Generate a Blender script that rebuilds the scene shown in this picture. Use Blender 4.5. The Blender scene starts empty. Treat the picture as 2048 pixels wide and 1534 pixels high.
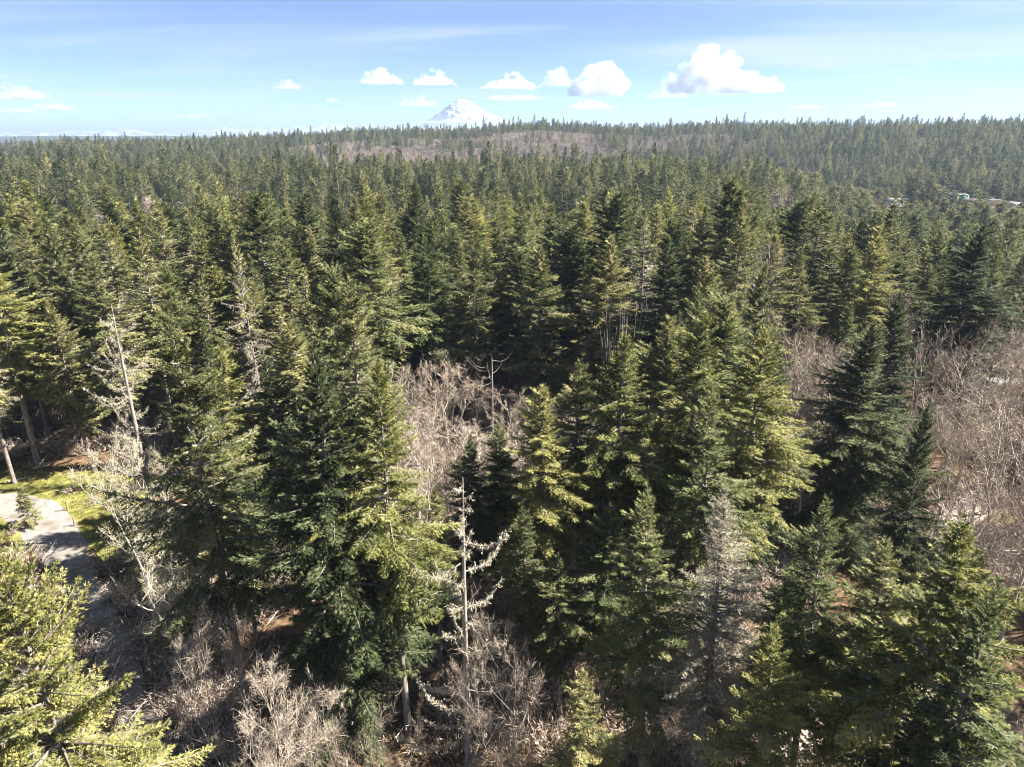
import bpy, math, random
import numpy as np
from mathutils import Vector

# ------------------------------------------------------------------ camera, world, sun, exposure
SC = bpy.context.scene
COL = SC.collection
R = math.radians
H = 45.0                    # drone height over the near ground
F = 1365.0                  # focal length in photo pixels (24 mm equivalent)
PITCH = R(19.9)
SUN_AZ, SUN_EL = R(84), R(41)      # azimuth to the right of the view direction

cam = bpy.data.cameras.new('camera')
cam.sensor_width = 36.0
cam.lens = 36.0 * F / 2048.0
cam.clip_start = 0.5
cam.clip_end = 200000.0
camo = bpy.data.objects.new('camera', cam)
COL.objects.link(camo)
camo.location = (0, 0, H)
camo.rotation_euler = (R(90) - PITCH, 0, 0)
SC.camera = camo

world = bpy.data.worlds.new('World')
SC.world = world
world.use_nodes = True
wn, wl = world.node_tree.nodes, world.node_tree.links
wn.clear()
w_out = wn.new('ShaderNodeOutputWorld')
w_bg = wn.new('ShaderNodeBackground')
w_sky = wn.new('ShaderNodeTexSky')
w_sky.sky_type = 'NISHITA'
w_sky.sun_disc = False
w_sky.sun_elevation = SUN_EL
w_sky.sun_rotation = SUN_AZ
w_sky.altitude = 5000
w_sky.air_density = 0.55
w_sky.dust_density = 0.0
w_sky.ozone_density = 1.6
w_bg.inputs['Strength'].default_value = 0.05
# thin high cloud veil: one noise field over the whole dome, stretched along the wind
tc = wn.new('ShaderNodeTexCoord')
sep = wn.new('ShaderNodeSeparateXYZ')
wl.new(tc.outputs['Generated'], sep.inputs[0])
def wmath(op, a, b=None, clamp=False):
    n = wn.new('ShaderNodeMath'); n.operation = op; n.use_clamp = clamp
    for i, v in enumerate((a, b)):
        if v is None: continue
        if isinstance(v, (int, float)): n.inputs[i].default_value = v
        else: wl.new(v, n.inputs[i])
    return n.outputs[0]
zz = wmath('ADD', wmath('MAXIMUM', sep.outputs['Z'], 0.0), 0.045)
comb = wn.new('ShaderNodeCombineXYZ')
wl.new(wmath('DIVIDE', sep.outputs['X'], zz), comb.inputs[0])
wl.new(wmath('DIVIDE', sep.outputs['Y'], zz), comb.inputs[1])
mp = wn.new('ShaderNodeMapping')
mp.inputs['Rotation'].default_value = (0, 0, R(14))
mp.inputs['Scale'].default_value = (0.24, 0.42, 1)
mp.inputs['Location'].default_value = (1.35, 0.4, 0)
wl.new(comb.outputs[0], mp.inputs[0])
nz = wn.new('ShaderNodeTexNoise')
nz.inputs['Scale'].default_value = 1.0
nz.inputs['Detail'].default_value = 9
nz.inputs['Roughness'].default_value = 0.55
nz.inputs['Distortion'].default_value = 0.7
wl.new(mp.outputs[0], nz.inputs['Vector'])
mr = wn.new('ShaderNodeMapRange')
mr.interpolation_type = 'SMOOTHSTEP'
mr.inputs['From Min'].default_value = 0.42
mr.inputs['From Max'].default_value = 0.74
mr.inputs['To Max'].default_value = 0.6
wl.new(nz.outputs['Fac'], mr.inputs['Value'])
veil = wn.new('ShaderNodeMixRGB')
veil.inputs['Color2'].default_value = (3.5, 3.75, 4.3, 1)
wl.new(mr.outputs[0], veil.inputs['Fac'])
wl.new(w_sky.outputs[0], veil.inputs['Color1'])
wl.new(veil.outputs[0], w_bg.inputs['Color'])
wl.new(w_bg.outputs[0], w_out.inputs['Surface'])

sun = bpy.data.lights.new('sun', 'SUN')
sun.energy = 5.0
sun.angle = R(0.55)
sun.color = (1.0, 0.93, 0.82)
suno = bpy.data.objects.new('sun', sun)
COL.objects.link(suno)
SUN_DIR = Vector((math.sin(SUN_AZ) * math.cos(SUN_EL), math.cos(SUN_AZ) * math.cos(SUN_EL), math.sin(SUN_EL)))
suno.rotation_euler = SUN_DIR.to_track_quat('Z', 'Y').to_euler()
suno.location = SUN_DIR * 300

SC.view_settings.view_transform = 'Standard'
SC.view_settings.look = 'None'
SC.view_settings.gamma = 1
SC.view_settings.use_curve_mapping = False
SC.view_settings.exposure = 2.45
SC.cycles.max_bounces = 16
SC.cycles.diffuse_bounces = 4
SC.cycles.glossy_bounces = 1
SC.cycles.transmission_bounces = 2
SC.cycles.volume_bounces = 14
SC.cycles.transparent_max_bounces = 6
SC.cycles.caustics_reflective = False
SC.cycles.caustics_refractive = False
SC.cycles.use_denoising = True
SC.cycles.denoising_prefilter = 'FAST'
SC.cycles.filter_width = 1.05

rng = np.random.default_rng(11)
random.seed(5)

# ------------------------------------------------------------------ photo pixels to directions
CP, SP = math.cos(PITCH), math.sin(PITCH)
def ray(px, py):
    u, v = px - 1024.0, 767.0 - py
    return np.array([u, F * CP + v * SP, v * CP - F * SP]) / F
def ground_at(px, py, z=0.0):
    d = ray(px, py); t = (z - H) / d[2]
    return d[0] * t, d[1] * t
def above(px, py, dist):
    """point on the pixel's ray at a horizontal distance from the camera"""
    d = ray(px, py); t = dist / math.hypot(d[0], d[1])
    return d[0] * t, d[1] * t, H + d[2] * t
def project(x, y, z):
    dz = z - H
    depth = y * CP - dz * SP
    return 1024 + F * x / depth, 767 - F * (y * SP + dz * CP) / depth

# ------------------------------------------------------------------ mesh helpers
def mesh_from(name, V, T=None, Q=None, mats=(), mat_index=None, tint=None, smooth=False):
    V = np.asarray(V, np.float32)
    loops, starts = [], []
    n = 0
    if Q is not None and len(Q):
        Q = np.asarray(Q, np.int32); loops.append(Q.ravel()); starts.append(np.arange(len(Q)) * 4); n += len(Q) * 4
    if T is not None and len(T):
        T = np.asarray(T, np.int32); loops.append(T.ravel()); starts.append(n + np.arange(len(T)) * 3); n += len(T) * 3
    loops = np.concatenate(loops); starts = np.concatenate(starts).astype(np.int32)
    me = bpy.data.meshes.new(name)
    me.vertices.add(len(V)); me.vertices.foreach_set('co', V.ravel())
    me.loops.add(len(loops)); me.loops.foreach_set('vertex_index', loops)
    me.polygons.add(len(starts)); me.polygons.foreach_set('loop_start', starts)
    for m in mats: me.materials.append(m)
    if mat_index is not None: me.polygons.foreach_set('material_index', np.asarray(mat_index, np.int32))
    if tint is not None:
        a = me.attributes.new('tint', 'FLOAT', 'POINT'); a.data.foreach_set('value', np.asarray(tint, np.float32))
    if smooth: me.polygons.foreach_set('use_smooth', np.ones(len(starts), bool))
    me.update(calc_edges=True)
    return me

class Geo:
    """collects quads and triangles with a tint value per vertex"""
    def __init__(s): s.V, s.T, s.Q, s.c, s.n = [], [], [], [], 0
    def add(s, V, T=None, Q=None, tint=0.5):
        V = np.asarray(V, float).reshape(-1, 3)
        if T is not None: s.T.append(np.asarray(T) + s.n)
        if Q is not None: s.Q.append(np.asarray(Q) + s.n)
        s.c.append(np.broadcast_to(np.asarray(tint, float), (len(V),)))
        s.V.append(V); s.n += len(V)
    def merged(s):
        return (np.concatenate(s.V), np.concatenate(s.T) if s.T else None,
                np.concatenate(s.Q) if s.Q else None, np.concatenate(s.c))
    def mesh(s, name, mats, smooth=False):
        V, T, Q, c = s.merged()
        return mesh_from(name, V, T, Q, mats, None, c, smooth)

def unit(a): return a / np.maximum(np.linalg.norm(a, axis=-1, keepdims=True), 1e-9)
def blades(g, P, D, N, L, W, tint):
    """kite-shaped sprigs: P base, D direction, N face normal, length, width"""
    k = len(P)
    if not k: return
    D = unit(D); S = unit(np.cross(D, N)); Nn = np.cross(S, D)
    L = np.broadcast_to(np.asarray(L, float), (k,))[:, None]; W = np.broadcast_to(np.asarray(W, float), (k,))[:, None]
    m = P + D * L * 0.45
    V = np.stack([P, m + S * W * .5 - Nn * W * .16, P + D * L, m - S * W * .5 - Nn * W * .16], 1).reshape(-1, 3)
    i = np.arange(k)[:, None] * 4
    T = np.concatenate([i + [0, 1, 2], i + [0, 2, 3]], 0)
    g.add(V, T=T, tint=np.repeat(np.broadcast_to(tint, (k,)), 4))
def sprigs(g, P, D, N, L, W, tint):
    """three narrow needles fingers from one base"""
    k = len(P)
    D = unit(D); S = unit(np.cross(D, N)); Nn = np.cross(S, D)
    L = np.broadcast_to(np.asarray(L, float), (k,))[:, None]; W = np.broadcast_to(np.asarray(W, float), (k,))[:, None] * .8
    V = []
    for a, f, o in ((0., 1., .28), (.62, .72, .05), (-.62, .72, .16)):
        d = D * math.cos(a) + S * math.sin(a) - Nn * .12 * abs(a); s = unit(np.cross(d, Nn)) * W * .5
        b0 = P + D * L * o
        V += [b0 - s + d * L * .1, b0 + s + d * L * .1, b0 + d * L * f]
    V.insert(0, P); 
    V = np.stack(V, 1)
    V[:, 1] = V[:, 0] - S * W * .45; V[:, 2] = V[:, 0] + S * W * .45
    V = V[:, 1:].reshape(-1, 3)
    i = np.arange(k)[:, None] * 9
    T = np.concatenate([i + [0, 1, 2], i + [3, 4, 5], i + [6, 7, 8]], 0)
    g.add(V, T=T, tint=np.repeat(np.broadcast_to(tint, (k,)), 9))
def tube(g, P, rad, k=5, tint=0.5):
    P = np.asarray(P, float); n = len(P); rad = np.broadcast_to(np.asarray(rad, float), (n,))
    t = unit(np.gradient(P, axis=0))
    ref = np.array([0.13, 0.99, 0.05]) if abs(t[0][1]) < .9 else np.array([1., 0, 0])
    a = unit(np.cross(t, ref)); b = np.cross(t, a)
    th = np.arange(k) * 2 * math.pi / k
    V = P[:, None] + rad[:, None, None] * (np.cos(th)[None, :, None] * a[:, None] + np.sin(th)[None, :, None] * b[:, None])
    i = np.arange(n - 1)[:, None] * k; j = np.arange(k)[None]; jn = (j + 1) % k
    Q = np.stack([i + j, i + jn, i + k + jn, i + k + j], -1).reshape(-1, 4)
    g.add(V.reshape(-1, 3), Q=Q, tint=tint)
def box(g, c, s, rz=0., tint=0.5):
    c = np.asarray(c, float); s = np.asarray(s, float) / 2
    v = np.array([[x, y, z] for z in (-1, 1) for y in (-1, 1) for x in (-1, 1)], float) * s
    ca, sa = math.cos(rz), math.sin(rz)
    v = np.stack([v[:, 0] * ca - v[:, 1] * sa, v[:, 0] * sa + v[:, 1] * ca, v[:, 2]], 1) + c
    g.add(v, Q=[[0, 2, 3, 1], [4, 5, 7, 6], [0, 1, 5, 4], [2, 6, 7, 3], [0, 4, 6, 2], [1, 3, 7, 5]], tint=tint)

def obj(name, me, parent=None):
    o = bpy.data.objects.new(name, me); COL.objects.link(o)
    if parent: o.parent = parent
    return o
def tag(o, label=None, cat=None, group=None, kind=None):
    for k, v in (('label', label), ('category', cat), ('group', group), ('kind', kind)):
        if v: o[k] = v
    return o
def empty(name, loc, rz=0., tilt=(0, 0), scale=1.):
    o = bpy.data.objects.new(name, None); COL.objects.link(o)
    o.empty_display_size = 1
    o.location = loc; o.rotation_euler = (tilt[0], tilt[1], rz)
    o.scale = scale if hasattr(scale, '__len__') else (scale,) * 3
    return o

# value noise on numpy arrays
_perm = np.random.default_rng(3).random((256, 256))
def vnoise(x, y):
    x = np.asarray(x, float); y = np.asarray(y, float)
    xi = np.floor(x).astype(int); yi = np.floor(y).astype(int)
    fx = x - xi; fy = y - yi
    fx = fx * fx * (3 - 2 * fx); fy = fy * fy * (3 - 2 * fy)
    g = lambda a, b: _perm[a & 255, b & 255]
    return (g(xi, yi) * (1 - fx) + g(xi + 1, yi) * fx) * (1 - fy) + (g(xi, yi + 1) * (1 - fx) + g(xi + 1, yi + 1) * fx) * fy
def fbm(x, y, o=4):
    s, a, t = 0, 1., 0
    for i in range(o):
        s = s + a * vnoise(x * 2 ** i + 17.3 * i, y * 2 ** i + 9.1 * i); t += a; a *= .5
    return s / t
def sstep(a, b, x):
    t = np.clip((np.asarray(x, float) - a) / (b - a), 0, 1); return t * t * (3 - 2 * t)

# ------------------------------------------------------------------ materials
def newmat(name):
    m = bpy.data.materials.new(name); m.use_nodes = True
    n = m.node_tree.nodes; n.clear()
    return m, n, m.node_tree.links
def ramp(n, cols):
    r = n.new('ShaderNodeValToRGB')
    e = r.color_ramp.elements
    while len(e) < len(cols): e.new(0.5)
    for i, (p, c) in enumerate(cols): e[i].position = p; e[i].color = (*c, 1)
    return r
def leaf_mat(name, dark, mid, light, trans=0.38, spread=.45, rough=.6):
    """foliage: colour by sprig (tint) and by tree (object random)"""
    m, n, l = newmat(name)
    out = n.new('ShaderNodeOutputMaterial')
    at = n.new('ShaderNodeAttribute'); at.attribute_name = 'tint'
    oi = n.new('ShaderNodeObjectInfo')
    ad = n.new('ShaderNodeMath'); ad.operation = 'MULTIPLY_ADD'; ad.inputs[1].default_value = spread; ad.inputs[2].default_value = -spread / 2
    l.new(oi.outputs['Random'], ad.inputs[0])
    sm = n.new('ShaderNodeMath'); sm.operation = 'ADD'; sm.use_clamp = True
    l.new(at.outputs['Fac'], sm.inputs[0]); l.new(ad.outputs[0], sm.inputs[1])
    r = ramp(n, [(0.0, dark), (0.5, mid), (1.0, light)])
    l.new(sm.outputs[0], r.inputs[0])
    b = n.new('ShaderNodeBsdfPrincipled')
    b.inputs['Roughness'].default_value = rough; b.inputs['Specular IOR Level'].default_value = 0.15
    l.new(r.outputs[0], b.inputs['Base Color'])
    if trans:
        t = n.new('ShaderNodeBsdfTranslucent'); l.new(r.outputs[0], t.inputs[0])
        mx = n.new('ShaderNodeMixShader'); mx.inputs[0].default_value = trans
        l.new(b.outputs[0], mx.inputs[1]); l.new(t.outputs[0], mx.inputs[2]); l.new(mx.outputs[0], out.inputs[0])
    else: l.new(b.outputs[0], out.inputs[0])
    return m
def noise_mat(name, cols, scale=3., rough=.85, bump=.3, coord='Object', detail=6, stretch=(1, 1, 1), dist=0.):
    m, n, l = newmat(name)
    out = n.new('ShaderNodeOutputMaterial'); b = n.new('ShaderNodeBsdfPrincipled')
    b.inputs['Roughness'].default_value = rough; b.inputs['Specular IOR Level'].default_value = 0.25
    t = n.new('ShaderNodeTexCoord'); mp = n.new('ShaderNodeMapping'); mp.inputs['Scale'].default_value = stretch
    l.new(t.outputs[coord], mp.inputs[0])
    z = n.new('ShaderNodeTexNoise'); z.inputs['Scale'].default_value = scale; z.inputs['Detail'].default_value = detail
    z.inputs['Roughness'].default_value = .62; z.inputs['Distortion'].default_value = dist
    l.new(mp.outputs[0], z.inputs['Vector'])
    r = ramp(n, cols); l.new(z.outputs['Fac'], r.inputs[0]); l.new(r.outputs[0], b.inputs['Base Color'])
    if bump:
        bp = n.new('ShaderNodeBump'); bp.inputs['Strength'].default_value = bump; bp.inputs['Distance'].default_value = .05
        l.new(z.outputs['Fac'], bp.inputs['Height']); l.new(bp.outputs[0], b.inputs['Normal'])
    l.new(b.outputs[0], out.inputs[0])
    return m

M = {}
M['fir_olive'] = leaf_mat('fir_olive', (0.042, 0.054, 0.021), (0.144, 0.158, 0.059), (0.354, 0.325, 0.147))
M['fir_deep'] = leaf_mat('fir_deep', (0.026, 0.042, 0.017), (0.094, 0.123, 0.045), (0.236, 0.242, 0.100))
M['fir_blue'] = leaf_mat('fir_blue', (0.019, 0.031, 0.015), (0.061, 0.083, 0.035), (0.159, 0.171, 0.083))
M['fir_gold'] = leaf_mat('fir_gold', (0.054, 0.066, 0.018), (0.172, 0.186, 0.054), (0.378, 0.354, 0.136))
M['fir_far'] = leaf_mat('fir_far', (0.021, 0.035, 0.018), (0.092, 0.112, 0.047), (0.236, 0.230, 0.112), spread=.8)
M['lichen'] = leaf_mat('lichen', (.15, .135, .095), (.34, .315, .235), (.52, .485, .385), trans=.1, spread=.2, rough=.9)
M['twig'] = leaf_mat('twig', (.15, .12, .10), (.37, .31, .265), (.56, .50, .43), trans=0, spread=.5, rough=.9)
M['twig_brown'] = leaf_mat('twig_brown', (.13, .102, .08), (.30, .25, .20), (.46, .40, .335), trans=0, spread=.5, rough=.9)
M['twig_far'] = leaf_mat('twig_far', (.14, .11, .095), (.32, .265, .23), (.47, .41, .36), trans=0, spread=.6, rough=.9)
M['bark'] = noise_mat('bark', [(.25, (.07, .056, .047)), (.5, (.18, .155, .135)), (.72, (.36, .335, .30))], 2.6, .95, .6, stretch=(2.2, 2.2, .5))
M['bark_pale'] = noise_mat('bark_pale', [(.3, (.19, .165, .14)), (.55, (.39, .36, .315)), (.75, (.56, .53, .48))], 2.2, .95, .4, stretch=(2, 2, .6))
M['bark_snag'] = noise_mat('bark_snag', [(.3, (.12, .105, .095)), (.55, (.25, .225, .20)), (.75, (.40, .37, .33))], 2.4, .95, .5, stretch=(2, 2, .6))
M['bark_moss'] = noise_mat('bark_moss', [(.3, (.08, .055, .03)), (.5, (.24, .17, .06)), (.7, (.36, .28, .15))], 2.0, .95, .4)
M['wood'] = noise_mat('wood', [(.3, (.20, .10, .045)), (.7, (.36, .20, .10))], 3., .8, .3, stretch=(3, 3, .4))

# ------------------------------------------------------------------ terrain
_rx = np.array([-2600, 0, 120, 300, 450, 560, 700, 800, 900, 960, 1020, 1080, 1200, 1300, 1400, 1600, 1800, 2048, 4200], float)
_ry = np.array([284, 283, 277, 276, 272, 266, 256, 253, 253, 250, 243, 238, 246, 249, 244, 245, 245, 242, 244], float)
RIDGE_D = 1300.
def terrain(x, y):
    x = np.asarray(x, float); y = np.asarray(y, float)
    r = np.hypot(x, y)
    fwd = np.maximum(y, 1.)
    col = 1024 + 1452. * x / fwd                      # column that the bearing has at the horizon
    col = np.where(y <= 1., np.where(x > 0, 4000., -2500.), np.clip(col, -2500, 4000))
    z = 1.1 * (fbm(x / 38., y / 38., 3) - .5) * sstep(10, 60, r)
    z = z - 24. * np.exp(-((r - 285) / 62.) ** 2)                     # gully behind the near stand
    z = z - 8. * sstep(430, 620, r) * (1 - sstep(780, 900, r)) * (1 - .7 * sstep(1500, 1800, col))
    z = z + 3. * (fbm(x / 160. + 5, y / 160., 3) - .5) * sstep(200, 400, r)
    z = z - 32. * np.exp(-((r - 800) / 120.) ** 2) * (1 - .55 * sstep(1500, 1900, col))  # valley before the ridge
    top = H + (272 - np.interp(col, _rx, _ry) - 11) / 1452. * RIDGE_D - 29.
    top = top + 5 * (fbm(x / 230., y / 230., 3) - .5)
    rise = sstep(870, 1260, r)
    plateau = 1 - sstep(1700, 2300, r) * .85
    z = z + top * rise * plateau
    far = np.exp(-((r - 6200) / 900.) ** 2) * (18 + 30 * sstep(1100, 300, col)) * (.8 + .4 * fbm(x / 900., y / 900., 3))
    return z + far
def tz(x, y): return float(terrain(np.array([x]), np.array([y]))[0])

nr, na = 190, 300
rr = np.concatenate([[0.5], np.geomspace(6, 40000, nr - 1)])
aa = np.arange(na) * 2 * math.pi / na
gx = rr[:, None] * np.sin(aa)[None]; gy = rr[:, None] * np.cos(aa)[None]
gz = terrain(gx, gy)
gi = np.arange(nr - 1)[:, None] * na; gj = np.arange(na)[None]; gn = (gj + 1) % na
GQ = np.stack([gi + gj, gi + na + gj, gi + na + gn, gi + gn], -1).reshape(-1, 4)

mg, n, l = newmat('forest_floor')
out = n.new('ShaderNodeOutputMaterial'); b = n.new('ShaderNodeBsdfPrincipled'); b.inputs['Roughness'].default_value = .95
b.inputs['Specular IOR Level'].default_value = .1
t = n.new('ShaderNodeTexCoord')
def nnoise(scale, detail=8, rough=.65):
    z = n.new('ShaderNodeTexNoise'); z.inputs['Scale'].default_value = scale; z.inputs['Detail'].default_value = detail
    z.inputs['Roughness'].default_value = rough; l.new(t.outputs['Object'], z.inputs['Vector']); return z
za, zb, zc = nnoise(.9), nnoise(.09, 5), nnoise(7., 4)
ra = ramp(n, [(.3, (.035, .024, .015)), (.5, (.11, .072, .042)), (.7, (.21, .145, .09))]); l.new(za.outputs['Fac'], ra.inputs[0])
rb = ramp(n, [(.35, (.04, .045, .014)), (.7, (.12, .115, .035))]); l.new(zc.outputs['Fac'], rb.inputs[0])
mk = n.new('ShaderNodeMapRange'); mk.inputs['From Min'].default_value = .52; mk.inputs['From Max'].default_value = .64; mk.inputs['To Max'].default_value = .75
l.new(zb.outputs['Fac'], mk.inputs['Value'])
mx = n.new('ShaderNodeMixRGB'); l.new(mk.outputs[0], mx.inputs[0]); l.new(ra.outputs[0], mx.inputs[1]); l.new(rb.outputs[0], mx.inputs[2])
# beyond the built trees the sheet carries far forest
geo = n.new('ShaderNodeNewGeometry'); vl = n.new('ShaderNodeVectorMath'); vl.operation = 'LENGTH'; l.new(geo.outputs['Position'], vl.inputs[0])
mf = n.new('ShaderNodeMapRange'); mf.inputs['From Min'].default_value = 1500; mf.inputs['From Max'].default_value = 1800; l.new(vl.outputs['Value'], mf.inputs['Value'])
zf = nnoise(.02, 6); rf = ramp(n, [(.35, (.012, .02, .012)), (.65, (.05, .065, .035))]); l.new(zf.outputs['Fac'], rf.inputs[0])
m2 = n.new('ShaderNodeMixRGB'); l.new(mf.outputs[0], m2.inputs[0]); l.new(mx.outputs[0], m2.inputs[1]); l.new(rf.outputs[0], m2.inputs[2])
l.new(m2.outputs[0], b.inputs['Base Color'])
bp = n.new('ShaderNodeBump'); bp.inputs['Strength'].default_value = .6; bp.inputs['Distance'].default_value = .12
l.new(za.outputs['Fac'], bp.inputs['Height']); l.new(bp.outputs[0], b.inputs['Normal'])
l.new(b.outputs[0], out.inputs[0])
ground = obj('ground', mesh_from('ground', np.stack([gx, gy, gz], -1).reshape(-1, 3), None, GQ, [mg], smooth=True))
tag(ground, kind='structure')

def ribbon_sheet(name, pts, widths, mat, lift, across=8, step=.6, wob=.25):
    """a sheet that follows the ground along a path"""
    pts = np.array(pts, float); seg = np.linalg.norm(np.diff(pts, axis=0), axis=1); s = np.concatenate([[0], np.cumsum(seg)])
    u = np.arange(0, s[-1], step)
    # smooth the path
    px_ = np.interp(u, s, pts[:, 0]); py_ = np.interp(u, s, pts[:, 1]); w = np.interp(u, s, widths)
    k = np.ones(9) / 9
    pad = lambda a: np.convolve(np.pad(a, 4, mode='edge'), k, 'valid')
    px_, py_ = pad(px_), pad(py_)
    tx, ty = np.gradient(px_), np.gradient(py_); ln = np.hypot(tx, ty); tx, ty = tx / ln, ty / ln
    q = np.linspace(-.5, .5, across)
    ww = w[:, None] * q[None] * (1 + wob * (fbm(u / 2.5, u * 0 + 3, 2)[:, None] - .5))
    X = px_[:, None] - ty[:, None] * ww; Y = py_[:, None] + tx[:, None] * ww
    Z = sheet_z(X, Y) + lift - .03 * (np.abs(q[None]) > .49)
    i = np.arange(len(u) - 1)[:, None] * across; j = np.arange(across - 1)[None]
    Q = np.stack([i + j, i + j + 1, i + across + j + 1, i + across + j], -1).reshape(-1, 4)
    o = obj(name, mesh_from(name, np.stack([X, Y, Z], -1).reshape(-1, 3), None, Q, [mat], smooth=True))
    return tag(o, kind='structure')
def sheet_z(x, y):
    """height of the built ground sheet (bilinear over its rings)"""
    x = np.asarray(x, float); y = np.asarray(y, float)
    r = np.hypot(x, y); a = np.arctan2(x, y) % (2 * math.pi)
    ri = np.clip(np.searchsorted(rr, r) - 1, 0, nr - 2); fr = (r - rr[ri]) / (rr[ri + 1] - rr[ri])
    af = a / (2 * math.pi) * na; ai = np.floor(af).astype(int) % na; fa = af - np.floor(af); an = (ai + 1) % na
    return (gz[ri, ai] * (1 - fa) + gz[ri, an] * fa) * (1 - fr) + (gz[ri + 1, ai] * (1 - fa) + gz[ri + 1, an] * fa) * fr + .03
M['gravel'] = noise_mat('gravel', [(.3, (.13, .12, .11)), (.5, (.20, .19, .18)), (.72, (.31, .30, .285))], 1.4, .95, .5, detail=9)
M['asphalt'] = noise_mat('asphalt', [(.3, (.10, .10, .105)), (.7, (.20, .20, .20))], 1.2, .9, .1)
M['lawn'] = noise_mat('lawn', [(.3, (.055, .065, .016)), (.5, (.14, .145, .035)), (.7, (.26, .225, .085))], .55, .95, .5, detail=9)
M['dry_grass'] = noise_mat('dry_grass', [(.3, (.12, .09, .04)), (.5, (.26, .2, .10)), (.7, (.40, .32, .19))], .6, .95, .5, detail=9)
M['pale_soil'] = noise_mat('pale_soil', [(.3, (.22, .17, .13)), (.55, (.40, .33, .27)), (.75, (.52, .46, .40))], .8, .95, .4, detail=9)

_n, _l = M['gravel'].node_tree.nodes, M['gravel'].node_tree.links
_b = [q for q in _n if q.type == 'BSDF_PRINCIPLED'][0]; _src = _b.inputs['Base Color'].links[0].from_socket
_t = _n.new('ShaderNodeTexCoord'); _z = _n.new('ShaderNodeTexNoise'); _z.inputs['Scale'].default_value = .35; _z.inputs['Detail'].default_value = 10; _z.inputs['Roughness'].default_value = .7
_l.new(_t.outputs['Object'], _z.inputs['Vector'])
_m = _n.new('ShaderNodeMapRange'); _m.inputs['From Min'].default_value = .5; _m.inputs['From Max'].default_value = .62; _m.inputs['To Max'].default_value = .75; _l.new(_z.outputs['Fac'], _m.inputs['Value'])
_x = _n.new('ShaderNodeMixRGB'); _x.inputs['Color2'].default_value = (.10, .075, .05, 1); _l.new(_m.outputs[0], _x.inputs['Fac']); _l.new(_src, _x.inputs['Color1']); _l.new(_x.outputs[0], _b.inputs['Base Color'])
G = lambda *p: [ground_at(*q) for q in p]
lawn = ribbon_sheet('lawn', G((-260, 1085), (-60, 1065), (60, 1060), (100, 1090)), [16, 16, 14, 9], M['lawn'], .03, across=14)
verge = ribbon_sheet('grass_verge', G((-200, 975), (60, 970), (160, 985), (230, 1030), (290, 1110), (330, 1190)), [5, 8, 12, 10, 7, 4], M['lawn'], .05, across=12)
drive = ribbon_sheet('gravel_driveway', G((-420, 1012), (-120, 1010), (10, 1008), (75, 1025), (110, 1075), (140, 1130), (190, 1220), (240, 1320), (270, 1420), (285, 1620)),
                     [5, 5, 5.4, 5.6, 5.2, 4.4, 3.2, 2.8, 2.6, 2.6], M['gravel'], .08, across=10)
clearing = ribbon_sheet('grass_path', G((470, 1060), (530, 1020), (560, 975), (585, 930)), [3, 5.5, 5, 3], M['dry_grass'], .04, across=8)
road = ribbon_sheet('road', G((1880, 775), (1960, 762), (2060, 752), (2400, 735)), [5, 6, 6, 6], M['asphalt'], .08, across=6)
roadside = ribbon_sheet('roadside_grass', G((1900, 742), (1980, 735), (2080, 728), (2400, 712)), [7, 8, 8, 8], M['dry_grass'], .04, across=8)
track = ribbon_sheet('dirt_track', G((1950, 1000), (1860, 1110), (1760, 1230), (1690, 1320), (1640, 1420), (1560, 1560)), [4, 4, 4, 4.2, 4, 4], M['pale_soil'], .05, across=8)

# ------------------------------------------------------------------ tree builders
def crown_profile(t, kind):
    # t = 0 at the tip, 1 at the crown base
    if kind == 'narrow': return .05 + .95 * np.clip(t / .72, 0, 1) ** .85 * (1 - .35 * sstep(.85, 1, t))
    if kind == 'round': return .12 + .9 * np.clip(t / .45, 0, 1) ** .65 * (1 - .35 * sstep(.7, 1, t))
    if kind == 'broad': return .04 + 1.0 * np.clip(t / .50, 0, 1) ** .9 * (1 - .3 * sstep(.72, 1, t))
    return .04 + .97 * np.clip(t / .60, 0, 1) ** .9 * (1 - .4 * sstep(.78, 1, t))

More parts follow.
